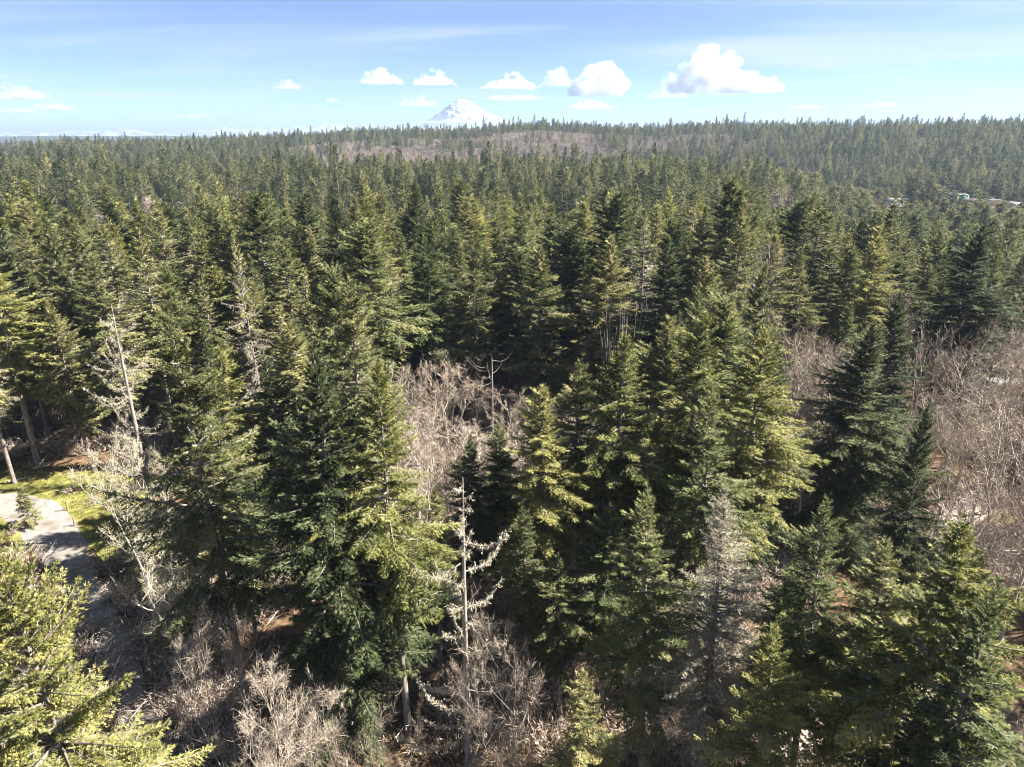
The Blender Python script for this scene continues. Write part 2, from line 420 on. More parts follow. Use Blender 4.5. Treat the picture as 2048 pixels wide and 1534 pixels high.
def fir(seed, h, cb, R_, kind='mid', droop=.25, whorl=.52, nb=5, sp=.17, bl=.34, bw=.13, bare=0., gap=0., inner=.22, lich=0., thin=1., trunk_r=None, fine=True, lw=.05):
    """returns (trunk Geo, limb Geo, foliage Geo, lichen Geo); base at the origin"""
    g = np.random.default_rng(seed)
    trunk, limbs, fol, lic = Geo(), Geo(), Geo(), Geo()
    tr = trunk_r or h * .0125
    zs = np.linspace(-.6, h, 14)
    bend = np.stack([np.sin(zs / h * 2.2 + g.random() * 6) * h * .006, np.cos(zs / h * 1.9 + g.random() * 6) * h * .006], 1)
    bend -= bend[0]
    TP = np.column_stack([bend, zs])
    tube(trunk, TP, np.maximum(tr * (1 - np.linspace(0, 1, 14)) ** .75, .03) * np.where(np.arange(14) == 0, 1.25, 1), 8)
    zb = h * cb
    z = h - .25
    ph = g.random(3) * 6.28
    BP, BD, BN, BL, BT = [], [], [], [], []
    LP, LD, LN, LL, LT = [], [], [], [], []
    while z > zb:
        t = (h - z) / (h - zb)
        k = nb if t > .06 else 4
        a0 = g.random() * 6.28
        for q in range(k):
            if g.random() < gap * (.4 + t): continue
            az = a0 + q * 6.283 / k + g.normal(0, .25)
            irr = 1 + .26 * math.sin(az + ph[0] + z * .45) + .18 * math.sin(2 * az + ph[1] - z * .8)
            L = R_ * float(crown_profile(np.array(t), kind)) * irr * g.choice([g.uniform(.35, .8), g.uniform(.8, 1.22)], p=[.4, .6])
            if L < .18: L = .18
            el = math.radians(np.interp(t, [0, .15, .5, 1], [58, 34, 8, -14]) + g.normal(0, 7))
            dr = droop * (0.35 + .65 * t)
            cz = z + g.normal(0, whorl * .3)
            c = np.array([np.interp(cz, zs, TP[:, 0]), np.interp(cz, zs, TP[:, 1]), cz])
            dh = np.array([math.cos(az), math.sin(az), 0.]); side = np.array([-dh[1], dh[0], 0.])
            ns = max(4, int(L / .5) + 2)
            s = np.linspace(0, 1, ns)
            sway = g.normal(0, .06) * L
            def spine(u):
                u = np.asarray(u)[:, None]
                return c + dh * (u * L * math.cos(el)) + side * (sway * u * u) + np.array([0, 0, 1.]) * (u * L * math.sin(el) - dr * L * u ** 2 + .55 * dr * L * u ** 4)
            tube(limbs, spine(s), np.linspace(.016 * L + .012, .008, ns), 3, .5)
            isbare = g.random() < bare * (.5 + t)
            btint = np.clip(.5 + g.normal(0, .17) + .05 * (1 - t), .05, .95)
            st = inner * (.4 + t) if L > .8 else .02
            m = max(2, int(L * (1 - st) / sp))
            u = np.repeat(st + (1 - st) * (np.arange(m) + .5) / m, 2) + g.normal(0, .01, 2 * m)
            u = np.clip(u, 0, 1)
            sg = np.tile([1., -1.], m)
            base = spine(u); fw = unit(spine(np.minimum(u + .02, 1.02)) - spine(u - .02))
            tl = (.30 * L * (1 - u) ** .75 * np.minimum(1, (u - st) * 4 + .35) + .16) * g.uniform(.6, 1.2, 2 * m)
            keep = g.random(2 * m) < thin
            u, sg, base, fw, tl = u[keep], sg[keep], base[keep], fw[keep], tl[keep]
            if not len(u): continue
            upv = np.array([0, 0, 1.])
            sd = unit(fw * .75 + side[None] * sg[:, None] * .9 + upv * g.normal(-.08, .22, (len(u), 1)))
            nbl = np.maximum(1, (tl / (bl * .55)).astype(int))
            if isbare:
                for arr, val in ((LP, base), (LD, unit(sd + g.normal(0, .45, sd.shape))), (LL, tl * g.uniform(.3, 1.15, len(u))), (LT, np.full(len(u), btint))): arr.append(val)
                LN.append(unit(upv + g.normal(0, .5, (len(u), 3))))
                continue
            idx = np.repeat(np.arange(len(u)), nbl)
            off = np.concatenate([np.arange(v) for v in nbl]) / np.repeat(nbl, nbl)
            P = base[idx] + sd[idx] * (off * tl[idx])[:, None] + upv * (-.30 * (off * tl[idx]) ** 2)[:, None]
            D = sd[idx] * .8 + side[None] * (np.where(np.arange(len(idx)) % 2, .45, -.45) * g.uniform(.2, 1.3, len(idx)))[:, None] + fw[idx] * .35 + upv * g.normal(-.10, .28, (len(idx), 1))
            Nn = upv + g.normal(0, .42, (len(idx), 3))
            BP.append(P); BD.append(D); BN.append(Nn)
            BL.append(bl * g.uniform(.6, 1.35, len(idx)))
            BT.append(np.clip(btint + g.normal(0, .13, len(idx)) + .16 * (u[idx] - .5), 0, 1))
            # inner sprays close to the stem
            if L > 1.2 and not isbare:
                ui = g.uniform(.06, .55, 3); pi_ = spine(ui)
                BP.append(pi_); BD.append(np.tile(dh, (3, 1)) + side * g.normal(0, .6, (3, 1)) - upv * .25); BN.append(upv + g.normal(0, .5, (3, 3))); BL.append(np.full(3, bl * 2.)); BT.append(np.clip(np.full(3, btint) + g.normal(0, .1, 3), 0, 1))
            # terminal shoot
            BP.append(spine(np.array([.93]))); BD.append(fw[-1:]); BN.append(upv[None]); BL.append(np.array([bl * 1.3])); BT.append(np.array([min(1, btint + .15)]))
            if lich > 0:
                kk = g.random(len(u)) < lich * (.5 + t)
                if kk.any():
                    LP.append(base[kk]); LD.append(sd[kk] + upv * .1); LL.append(tl[kk] * .9); LT.append(np.full(kk.sum(), g.uniform(.2, .7))); LN.append(unit(upv + g.normal(0, .5, (kk.sum(), 3))))
        z -= whorl * g.uniform(.7, 1.3) * (.55 + .45 * min(1, t * 3))
    # leader
    n_ = 5
    BP.append(np.repeat(TP[-1:] - [[0, 0, .5]], n_, 0)); BD.append(np.column_stack([g.normal(0, .35, (n_, 2)), np.ones(n_)])); BN.append(g.normal(0, 1, (n_, 3))); BL.append(np.full(n_, bl * 2)); BT.append(np.full(n_, .6))
    if BP:
        (sprigs if fine else blades)(fol, np.concatenate(BP), np.concatenate(BD), np.concatenate(BN), np.concatenate(BL), bw * g.uniform(.7, 1.3, sum(map(len, BL))), np.concatenate(BT))
    if LP:
        P = np.concatenate(LP); D = unit(np.concatenate(LD)); Nn = np.concatenate(LN); Lc = np.concatenate(LL); Tt = np.concatenate(LT)
        blades(lic, P, D, Nn, Lc, lw, Tt)
        for q in range(4):      # side twiglets
            f = .2 + .2 * q
            D2 = unit(D + g.normal(0, .65, D.shape))
            blades(lic, P + D * (Lc * f)[:, None], D2, Nn, Lc * g.uniform(.25, .55, len(Lc)), lw * .8, np.clip(Tt + g.normal(0, .15, len(Tt)), 0, 1))
    # dead stubs below the crown
    for q in range(int(10 + cb * 22)):
        zq = g.uniform(zb * .35, zb); az = g.random() * 6.28; L = g.uniform(.5, 1.9)
        d = np.array([math.cos(az), math.sin(az), 0]); x0 = np.array([np.interp(zq, zs, TP[:, 0]), np.interp(zq, zs, TP[:, 1]), zq])
        u = np.linspace(0, 1, 4)[:, None]
        tube(limbs, x0 + d * u * L + np.array([0, 0, 1]) * (-.25 * L * u + .35 * L * u ** 3), np.linspace(.035, .008, 4), 3)
    return trunk, limbs, fol, lic

def bare_tree(seed, h, spread, stems=1, n1=20, n2=8, n3=8, n4=3, flare=.5, w=.03, clear=.3, up=.75, far=False, lt=1.):
    """leafless broadleaf: returns (wood Geo, twig Geo)"""
    g = np.random.default_rng(seed)
    wood, tw = Geo(), Geo()
    upv = np.array([0, 0, 1.])
    curves = []
    for s in range(stems):
        az = g.random() * 6.28 if stems == 1 else s * 6.283 / stems + g.normal(0, .3)
        lean = g.uniform(.02, .1) if stems == 1 else g.uniform(.3, 1.) * flare
        hh = h * g.uniform(.8, 1.)
        u = np.linspace(0, 1, 10)[:, None]
        d = np.array([math.cos(az), math.sin(az), 0])
        P = d * (u * hh * lean * .6 + .25 * (stems > 1)) + upv * (u * hh - .5) + np.cumsum(g.normal(0, .012 * hh, (10, 3)) * [1, 1, 0], 0) * u
        r0 = h * .0125 * (1 if stems == 1 else .8)
        r0 *= lt
        if far: r0 *= 1.5
        tube(wood, P, np.maximum(r0 * (1 - u[:, 0]) ** .8, .02), 6, .6)
        curves.append((P, hh, r0))
    P1, D1, L1 = [], [], []
    for P, hh, r0 in curves:
        for q in range(max(3, n1 // stems)):
            f = clear + (1 - clear) * (q + g.random()) / max(3, n1 // stems)
            f = min(f, .985)
            i = f * 9; k = int(i); p = P[k] + (P[k + 1] - P[k]) * (i - k)
            az = g.random() * 6.28
            prof = math.sin(math.pi * min(1, (1 - f) / (1 - clear)) ** .75) * .8 + .28
            L = spread * prof * g.uniform(.7, 1.15)
            d = unit(np.array([math.cos(az), math.sin(az), up * g.uniform(.6, 1.6)]))
            u = np.linspace(0, 1, 6)[:, None]
            C = p + d * u * L + upv * (.25 * L * u ** 2) + np.cumsum(g.normal(0, .035 * L, (6, 3)), 0) * u
            tube(wood, C, np.linspace(max(.016 * L, .03), .014, 6) * (1.6 if far else lt), 4, .5)
            for m in range(n2):
                f2 = .25 + .75 * (m + g.random()) / n2
                i = min(f2, .99) * 5; k = int(i); p2 = C[k] + (C[k + 1] - C[k]) * (i - k); t2 = unit(C[k + 1] - C[k])
                P1.append(p2); D1.append(unit(t2 * .8 + g.normal(0, .55, 3) + upv * .35)); L1.append(L * .48 * (1.15 - f2 * .6) * g.uniform(.7, 1.2))
    P1, D1, L1 = np.array(P1), np.array(D1), np.array(L1)
    T1 = np.clip(.5 + g.normal(0, .18, len(P1)), 0, 1)
    def strip(P, D, L, W, tt):
        blades(tw, P, D, g.normal(0, 1, P.shape), L, W, tt)
    strip(P1, D1, L1, w * 1.7, T1)
    rep = np.repeat(np.arange(len(P1)), n3); f = g.uniform(.15, 1, len(rep))
    P2 = P1[rep] + D1[rep] * (L1[rep] * f)[:, None]; D2 = unit(D1[rep] + g.normal(0, .6, (len(rep), 3)) + upv * .25); L2 = L1[rep] * g.uniform(.3, .6, len(rep)) + .12
    T2 = np.clip(T1[rep] + g.normal(0, .12, len(rep)), 0, 1)
    strip(P2, D2, L2, w, T2)
    if n4:
        rep = np.repeat(np.arange(len(P2)), n4); f = g.uniform(.2, 1, len(rep))
        P3 = P2[rep] + D2[rep] * (L2[rep] * f)[:, None]; D3 = unit(D2[rep] + g.normal(0, .7, (len(rep), 3)) + upv * .15)
        strip(P3, D3, L2[rep] * g.uniform(.35, .8, len(rep)), w * .7, np.clip(T2[rep] - .12 + g.normal(0, .1, len(rep)), 0, 1))
    return wood, tw

def snag(seed, h, nbr, Lmax, hang=1., broken=False):
    """dead conifer with upswept mossy limbs: (trunk, limbs, moss)"""
    g = np.random.default_rng(seed)
    trunk, out_ = Geo(), []
    upv = np.array([0, 0, 1.])
    zs = np.linspace(-.5, h, 14)
    TP = np.column_stack([np.sin(zs * .15 + seed) * .12 * zs / h, np.cos(zs * .12) * .1 * zs / h, zs])
    r0 = h * .0125
    tube(trunk, TP, np.maximum(r0 * (1 - np.linspace(0, .75 if broken else 1, 14)) ** .7, .035), 7, .6)
    for q in range(nbr):
        f = (q + g.random()) / nbr
        z = h * (.08 + .9 * f)
        L = Lmax * (.5 + .5 * (1 - f)) * (1 - .6 * sstep(.85, 1, f)) * g.choice([g.uniform(.15, .5), g.uniform(.6, 1.15)])
        if broken: L = Lmax * g.uniform(.25, 1.)
        az = g.random() * 6.28
        d = np.array([math.cos(az), math.sin(az), 0])
        u = np.linspace(0, 1, 7)[:, None]
        C = np.array([TP[:, 0].mean(), TP[:, 1].mean(), z]) + d * u * L + upv * (-.22 * L * u + .62 * L * u ** 3) + np.cumsum(g.normal(0, .02 * L, (7, 3)), 0)
        limb, moss = Geo(), Geo(); out_.append((limb, moss))
        tube(limb, C, np.linspace(.011 * L + .014, .01, 7), 4, .6)
        if not hang: continue
        k = int(L * 16 * hang)
        i = g.uniform(.12, .99, k) * 6; kk = i.astype(int); p = C[kk] + (C[kk + 1] - C[kk]) * (i - kk)[:, None]
        D = g.normal(0, .75, (k, 3)) + d * .6 - upv * .15
        LL = g.uniform(.15, .55, k) * (1.1 - .5 * i / 6)
        tt = np.clip(g.normal(.6, .2, k), 0, 1)
        blades(moss, p, D, g.normal(0, 1, (k, 3)), LL, .04, tt)
        # moss sleeves hanging from the limb
        blades(moss, p, -upv * .8 + g.normal(0, .3, (k, 3)), g.normal(0, 1, (k, 3)), g.uniform(.1, .35, k), .07, tt)
        rep = np.repeat(np.arange(k), 2); D = unit(D)
        blades(moss, p[rep] + D[rep] * (LL[rep] * g.uniform(.3, 1, 2 * k))[:, None], D[rep] + g.normal(0, .8, (2 * k, 3)), g.normal(0, 1, (2 * k, 3)), LL[rep] * .5, .04, tt[rep])
    return trunk, out_

# ------------------------------------------------------------------ tree kinds (meshes are shared by the copies)
KIND = {}
def fir_kind(key, mat, lich_mat='lichen', h=30., **kw):
    tr, li, fo, lc = fir(h=h, **kw)
    parts = [('trunk', tr.mesh('trunk', [M['bark']], True)), ('limbs', li.mesh('limbs', [M['bark']])), ('crown', fo.mesh('crown', [M[mat]]))]
    if lc.n: parts.append(('lichen_twigs', lc.mesh('lichen_twigs', [M[lich_mat]])))
    KIND[key] = (h, kw['R_'], parts)
ST = dict(sp=.19, bl=.40, bw=.17, whorl=.50, nb=6)       # stand firs, seen from 90 m and more
HE = dict(sp=.13, bl=.25, bw=.11, whorl=.44, nb=6, lw=.035)       # firs close to the drone
fir_kind('olive_a', 'fir_olive', seed=1, cb=.25, R_=5.0, kind='mid', lich=.08, bare=.04, **ST)
fir_kind('olive_b', 'fir_olive', seed=2, cb=.32, R_=4.6, kind='mid', lich=.20, bare=.06, gap=.12, **ST)
fir_kind('olive_c', 'fir_olive', seed=3, cb=.18, R_=5.4, kind='broad', lich=.05, bare=.03, gap=.08, **ST)
fir_kind('deep_a', 'fir_deep', seed=4, cb=.22, R_=5.0, kind='mid', lich=.03, **ST)
fir_kind('deep_b', 'fir_deep', seed=5, cb=.25, R_=4.2, kind='narrow', lich=.04, gap=.06, **ST)
fir_kind('blue_a', 'fir_blue', seed=6, cb=.12, R_=5.4, kind='broad', droop=.42, lich=.02, gap=.04, **ST)
fir_kind('gold_a', 'fir_gold', seed=7, cb=.20, R_=5.2, kind='broad', lich=.05, gap=.06, **ST)
fir_kind('gold_b', 'fir_gold', seed=8, cb=.30, R_=4.6, kind='mid', lich=.10, bare=.06, gap=.1, **ST)
fir_kind('thin_a', 'fir_olive', seed=9, cb=.35, R_=4.0, kind='mid', lich=.30, bare=.40, gap=.20, thin=.65, **ST)
fir_kind('pale_a', 'fir_gold', seed=10, cb=.30, R_=4.0, kind='mid', lich=.6, bare=.88, gap=.06, thin=.9, **{**ST, 'sp': .15})
fir_kind('ragged_a', 'fir_olive', seed=91, cb=.38, R_=4.6, kind='mid', lich=.18, bare=.05, gap=.32, droop=.35, **{**ST, 'whorl': .62})
fir_kind('round_a', 'fir_deep', seed=92, cb=.30, R_=4.8, kind='round', lich=.08, gap=.14, **ST)
fir_kind('h_olive', 'fir_olive', seed=15, cb=.36, R_=4.8, kind='mid', lich=.22, bare=.02, gap=.12, **HE)
fir_kind('h_gold', 'fir_gold', seed=16, cb=.38, R_=5.0, kind='mid', lich=.14, bare=.0, gap=.12, **HE)
fir_kind('h_deep', 'fir_deep', seed=17, cb=.30, R_=4.6, kind='mid', lich=.10, bare=.0, gap=.10, **HE)
fir_kind('h_dark', 'fir_blue', seed=18, cb=.06, R_=6.2, kind='broad', droop=.40, lich=.02, gap=.03, **{**HE, 'sp': .15, 'bl': .29, 'bw': .14})
fir_kind('h_pale', 'fir_gold', seed=19, cb=.22, R_=4.4, kind='mid', lich=.3, bare=3., gap=.02, sp=.085, bl=.22, bw=.09, whorl=.36, nb=7, lw=.04)
fir_kind('near_a', 'fir_gold', seed=12, h=28., cb=.30, R_=6.0, kind='broad', droop=.30, lich=.30, bare=.0, gap=.08, sp=.105, bl=.18, bw=.085, whorl=.42, nb=6, lw=.024)
fir_kind('young_a', 'fir_olive', seed=13, h=14., cb=.05, R_=3.2, kind='mid', lich=.10, sp=.11, bl=.19, bw=.085, whorl=.38, lw=.025)
fir_kind('sapling', 'fir_olive', seed=14, h=5.5, cb=.03, R_=1.45, kind='mid', sp=.10, bl=.2, bw=.09, whorl=.28, lich=0)

def add_tree(name, key, x, y, h, label, cat, group=None, rad=None, rz=None, tilt=None, z=None):
    h0, r0, parts = KIND[key]
    s = h / h0
    sr = s if rad is None else rad / r0
    z = tz(x, y) if z is None else z
    rz = random.uniform(0, 6.28) if rz is None else rz
    tilt = (random.gauss(0, .02), random.gauss(0, .02)) if tilt is None else tilt
    e = empty(name, (x, y, z), rz, tilt, (sr, sr, s))
    for pn, me in parts:
        o = obj(pn, me, e)
        if pn in ('limbs', 'lichen_twigs'): o['kind'] = 'stuff'
    tag(e, label, cat, group)
    return e

def bare_kind(key, wood_mat='bark_pale', twig_mat='twig', h=16., spread=4., **kw):
    wo, tw = bare_tree(h=h, spread=spread, **kw)
    KIND[key] = (h, spread, [('trunk', wo.mesh('trunk', [M[wood_mat]], True)), ('crown', tw.mesh('crown', [M[twig_mat]]))])
bare_kind('alder_a', seed=21, h=17., spread=3.6, n1=22, n2=8, n3=8, n4=2, w=.04)
bare_kind('alder_b', 'bark_pale', 'twig_brown', seed=22, h=15., spread=3.9, stems=3, n1=27, n2=7, n3=8, n4=2, w=.04, flare=.5)
bare_kind('alder_c', seed=23, h=18., spread=3.2, n1=22, n2=6, n3=6, n4=2, w=.032, clear=.35)
bare_kind('maple', 'bark_pale', 'twig_brown', seed=24, h=14., spread=4.2, stems=6, n1=36, n2=7, n3=8, n4=2, w=.045, flare=.8, clear=.25)
bare_kind('lichen_tree', twig_mat='lichen', seed=25, h=15., spread=3.4, stems=4, n1=36, n2=9, n3=11, n4=3, w=.028, flare=.45, clear=.15, up=1.2)
bare_kind('whips', seed=26, h=12., spread=1.1, stems=14, n1=42, n2=3, n3=2, n4=0, w=.03, flare=.85, clear=.4, up=2.2)
bare_kind('near_alder', 'bark_snag', 'twig_brown', lt=.55, seed=28, h=12., spread=3.6, stems=3, n1=34, n2=10, n3=11, n4=3, w=.018, flare=.6, clear=.15)
bare_kind('thicket', 'bark_snag', 'twig_brown', lt=.5, seed=27, h=6., spread=2.0, stems=7, n1=42, n2=8, n3=9, n4=3, w=.014, flare=1.2, clear=.1)

# ------------------------------------------------------------------ trees that can be told apart
def top_tree(name, key, px, py, d, label, cat='fir tree', rad=None, group=None, rz=None):
    x, y, ztop = above(px, py, d)
    z = tz(x, y)
    return add_tree(name, key, x, y, ztop - z, label, cat, group, rad, rz, z=z), (x, y)
PLACED = []
def T(*a, **k):
    e, p = top_tree(*a, **k); PLACED.append((*p, 3.0)); return e

T('fir_tree', 'near_a', 55, 1118, 27, 'yellow green fir with pale bare twigs, below the bend of the gravel drive', rad=4.41, rz=.6)
T('fir_tree', 'h_olive', 366, 628, 47.5, 'tall fir with bare lower trunk standing in brown brush beside the drive', rad=4.50)
T('fir_tree', 'h_dark', 640, 690, 43, 'big dark fir with low shaded skirts beside the long bare trunk', rad=5.22)
T('fir_tree', 'h_gold', 770, 735, 42, 'bright green fir on a long bare trunk next to the mossy snag', rad=4.05)
T('fir_tree', 'h_olive', 700, 560, 60, 'olive fir with pale twiggy top behind the bright green fir', rad=4.68)
T('fir_tree', 'h_deep', 945, 872, 55, 'small pointed dark fir behind the top of the mossy snag', rad=3.06)
T('fir_tree', 'h_gold', 1090, 780, 52, 'ragged green fir with open lower trunk, beside the bare thicket', rad=4.32)
T('fir_tree', 'h_deep', 1010, 842, 56, 'dark fir between the ragged green fir and the small pointed fir', rad=3.60)
T('fir_tree', 'h_olive', 1165, 725, 57, 'fir at the alder-clearing shoulder of the bright fir clump', rad=3.96)
T('fir_tree', 'h_gold', 1258, 668, 56, 'broad yellow green fir in front of the whip-like bare stems', rad=4.86)
T('fir_tree', 'h_gold', 1385, 622, 60, 'tallest bright fir in the clump of yellow green firs', rad=5.04)
T('fir_tree', 'h_gold', 1515, 655, 57, 'bright fir with layered boughs at the edge of the bare alders', rad=5.04)
T('fir_tree', 'h_deep', 1450, 760, 50, 'fir filling the front of the bright clump above the grey lichen tree', rad=3.96)
T('fir_tree', 'h_deep', 1335, 985, 38, 'narrow cone-shaped green fir next to the grey lichen tree', rad=3.51)
T('fir_tree', 'h_deep', 1225, 1010, 45, 'shaded fir with dark boughs between the snag and the cone-shaped fir', rad=3.42)
T('fir_tree', 'young_a', 1160, 1345, 33, 'young light green fir growing out of tangled bare brush', rad=2.79)
T('fir_tree', 'h_pale', 1470, 985, 38, 'grey fir draped in lichen with almost no needles', rad=3.69)
T('fir_tree', 'h_deep', 1690, 1010, 40, 'green fir with shadowed boughs over the pale dirt track', rad=3.42)
T('fir_tree', 'h_gold', 1945, 1035, 36, 'large open yellow green fir with a visible curved trunk beside the track', rad=4.68)
T('fir_tree', 'h_olive', 1812, 1075, 41, 'fir leaning into the large open fir above the dirt track', rad=3.78)
T('fir_tree', 'h_dark', 1885, 818, 57, 'slim dark fir in front of the leafless grove', rad=3.24)
T('fir_tree', 'h_dark', 1762, 650, 79, 'broad dark fir with long swept boughs surrounded by bare alders', rad=6.3)
T('fir_tree', 'h_dark', 1798, 590, 92, 'dark fir close behind the broad fir with swept boughs', rad=4.68)
T('fir_tree', 'h_dark', 1965, 452, 132, 'big near-black fir standing over the leafless grove', rad=7.38)
T('hemlock_tree', 'blue_a', 682, 395, 128, 'dark drooping conifer with hanging brown boughs in the stand', 'conifer', rad=5.04)
T('fir_tree', 'gold_a', 742, 398, 122, 'golden green fir next to the dark drooping conifer', rad=5.58)
T('fir_tree', 'pale_a', 487, 470, 92, 'pale dead-topped conifer rising out of the olive firs', rad=2.88)
T('fir_tree', 'pale_a', -95, 520, 108, 'pale grey conifer with feathery boughs at the wood edge by the lawn', rad=3.06)
T('fir_tree', 'olive_c', 1080, 492, 106, 'wide olive fir facing the clearing of bare alders', rad=5.58)
T('fir_tree', 'olive_a', 945, 470, 107, 'slim olive fir beside the wide olive fir behind the broken trunk', rad=3.96)
T('fir_tree', 'olive_c', 1225, 475, 104, 'full fir behind the whip-like bare stems', rad=5.58)
T('fir_tree', 'olive_b', 1488, 400, 104, 'very tall fir rising beside the white bare tree', rad=4.32)
T('fir_tree', 'h_deep', 560, 700, 62, 'fir on the shaded side of the grass path', rad=4.32)
T('fir_tree', 'h_gold', 640, 800, 52, 'green fir between the grass path and the big dark fir', rad=3.78)
T('fir_tree', 'h_deep', 1600, 1130, 44, 'low fir half hidden beside the grey lichen tree', rad=3.06)
T('fir_tree', 'h_deep', 2010, 1190, 33, 'fir at the foot of the large open fir', rad=3.42)
T('fir_tree', 'h_gold', 1560, 1270, 31, 'half bare fir with yellow tips in front of the dirt track', rad=2.52)

T('fir_tree', 'h_olive', 868, 985, 49, 'slim thin-crowned fir with a long bare stem standing close behind the mossy snag', rad=2.4)
T('fir_tree', 'h_olive', 1062, 1010, 47, 'slim fir with a bare lower stem in front of the ragged green fir', rad=2.6)
T('fir_tree', 'h_deep', 455, 905, 56, 'dark slender fir beside the grass path, behind the brown brush', rad=3.0)
T('fir_tree', 'h_olive', 1130, 1120, 43, 'short slim fir behind the young light green fir', rad=2.6)
T('pine_tree', 'ragged_a', 1845, 328, 560, 'taller of two long-stemmed pines in front of the low cream building', 'pine tree', rad=6.0)
T('pine_tree', 'ragged_a', 1872, 346, 552, 'shorter of two long-stemmed pines near the green-walled building', 'pine tree', rad=4.6)
x, y = ground_at(62, 1052)
add_tree('sapling_fir', 'sapling', x, y, 5.4, 'small bushy fir standing alone on the lawn by the drive', 'fir tree', z=tz(x, y)); PLACED.append((x, y, 2))

def snag_thing(name, geo, loc, label, rz=0., mats=('bark_snag', 'bark_snag', 'lichen')):
    e = empty(name, loc, rz)
    obj('trunk', geo[0].mesh('trunk', [M[mats[0]]], True), e)
    for limb, moss in geo[1]:
        lo = obj('limb', limb.mesh('limb', [M[mats[1]]], True), e)
        if moss.n: obj('moss', moss.mesh('moss', [M[mats[2]]]), lo)['kind'] = 'stuff'
    tag(e, label, 'dead tree'); PLACED.append((loc[0], loc[1], 2.)); return e
x, y, zt = above(922, 955, 37.5); z = tz(x, y)
snag_thing('dead_snag', snag(31, zt - z, 40, 5.2, 2.2), (x, y, z), 'tall dead conifer with upcurved limbs hung with pale moss', 2.1)
x, y, zt = above(983, 715, 92); z = tz(x, y)
snag_thing('dead_snag', snag(32, zt - z, 26, 4.5, 0, True), (x, y, z), 'broken-topped grey trunk with bare side limbs among pink alders', .3)
x, y, zt = above(222, 608, 82); z = tz(x, y)
snag_thing('dead_snag', snag(33, zt - z, 90, 5.6, 1.3), (x, y, z), 'dead conifer with a wide fan of white limbs at the lawn edge', 1.)

# leafless trees that can be told apart
def B(key, px, py, d, label, rad=None, name='bare_tree', rz=None):
    e, p = top_tree(name, key, px, py, d, label, 'leafless tree', rad, rz=rz); PLACED.append((*p, 2.)); return e
B('lichen_tree', 262, 868, 62, 'grey lichen-covered broadleaf beside the gravel drive', 3.6)
B('lichen_tree', 330, 1080, 54, 'leaning leafless tree with thick pale limbs over the drive', 4.2)
B('whips', 1250, 580, 92, 'fan of straight whip-like bare stems behind the broad yellow green fir', .75)
B('alder_c', 1550, 408, 108, 'tall white leafless tree beside the very tall fir', 3.6)
B('maple', 1890, 610, 100, 'rounded leafless crown of tan twigs behind the broad dark fir', 5.5)
B('near_alder', 400, 1230, 43, 'thin leafless tree in brown brush near the bare lower trunk', 3.0)
B('near_alder', 560, 1360, 36, 'low tangle of grey bare stems at the foot of the dark fir', 3.6)
B('near_alder', 1010, 1290, 34, 'twisted bare limbs leaning off the foot of the mossy snag', 3.2)
B('thicket', 740, 1440, 33, 'pinkish bare shrub in the shade of the dark fir', 2.6)

# grove members: only their place tells them apart
ROADPTS = []
for o_ in (road, drive):
    ROADPTS += [tuple(v.co[:2]) for v in o_.data.vertices]
def grove(cols, dists, n, hr, keys, label, group, sep=3.2):
    k = 0
    for _ in range(n * 30):
        if k >= n: break
        px = random.uniform(*cols); y = random.uniform(*dists)
        x = (px - 1024) / F * (y * CP + (H - 10) * SP)
        if any(abs(x - q[0]) < .8 and abs(y - q[1]) < .8 for q in ROADPTS): continue
        if any((x - q[0]) ** 2 + (y - q[1]) ** 2 < max(sep, q[2] * .8) ** 2 for q in PLACED): continue
        h = random.uniform(*hr)
        add_tree('bare_tree', random.choice(keys), x, y, h, label, 'leafless tree', group, rad=random.uniform(2.6, 4.2))
        PLACED.append((x, y, 1.8)); k += 1
grove((775, 905), (66, 102), 13, (10, 16), ('alder_a', 'alder_b', 'alder_c'), 'tan leafless alder in the strip between the firs and the broken trunk', 'alders left of the broken trunk')
grove((930, 1225), (72, 98), 17, (8, 12.5), ('alder_a', 'alder_b', 'maple'), 'tan leafless alder in the clearing behind the bright firs', 'alders in the clearing')
grove((1585, 1730), (68, 110), 20, (12, 18), ('alder_a', 'alder_b', 'maple', 'alder_c'), 'grey-pink leafless tree between the bright firs and the broad dark fir', 'bare trees before the broad dark fir')
grove((1850, 2260), (50, 126), 72, (13, 20), ('alder_a', 'alder_b', 'alder_c', 'alder_c'), 'grey leafless alder in the grove by the road', 'alders by the road')

# ------------------------------------------------------------------ the conifer forest
FIRLAB = {
    'olive_a': 'olive green fir with an even full crown',
    'olive_b': 'olive fir with gaps and pale twigs in its crown',
    'olive_c': 'wide olive fir with low boughs',
    'deep_a': 'deep green fir with a full crown',
    'deep_b': 'slender deep green spire-shaped fir',
    'blue_a': 'dark bluish fir with drooping boughs',
    'gold_a': 'wide yellowish green fir',
    'gold_b': 'yellowish fir with a thin open crown',
    'ragged_a': 'ragged olive fir with missing boughs',
    'round_a': 'blunt-topped deep green fir',
    'thin_a': 'sparse see-through fir with grey twigs',
    'pale_a': 'almost needle-less pale grey fir',
}
def limit(col, x, y):
    """nearest distance at which the closed stand starts, by column"""
    return float(np.interp(col, [-900, 0, 330, 345, 760, 775, 1228, 1240, 1578, 1590, 1722, 1730, 1838, 1850, 1925, 1940, 3000],
                           [84, 88, 88, 70, 68, 104, 102, 66, 66, 112, 112, 96, 96, 122, 122, 142, 142]))
cell = {}
def free(x, y, rad):
    i, j = int(x // 8), int(y // 8)
    for a in range(i - 1, i + 2):
        for b_ in range(j - 1, j + 2):
            for q in cell.get((a, b_), ()):
                if (x - q[0]) ** 2 + (y - q[1]) ** 2 < rad * rad: return False
    return True
for q in PLACED: cell.setdefault((int(q[0] // 8), int(q[1] // 8)), []).append(q)
cand = []
tries = 26000
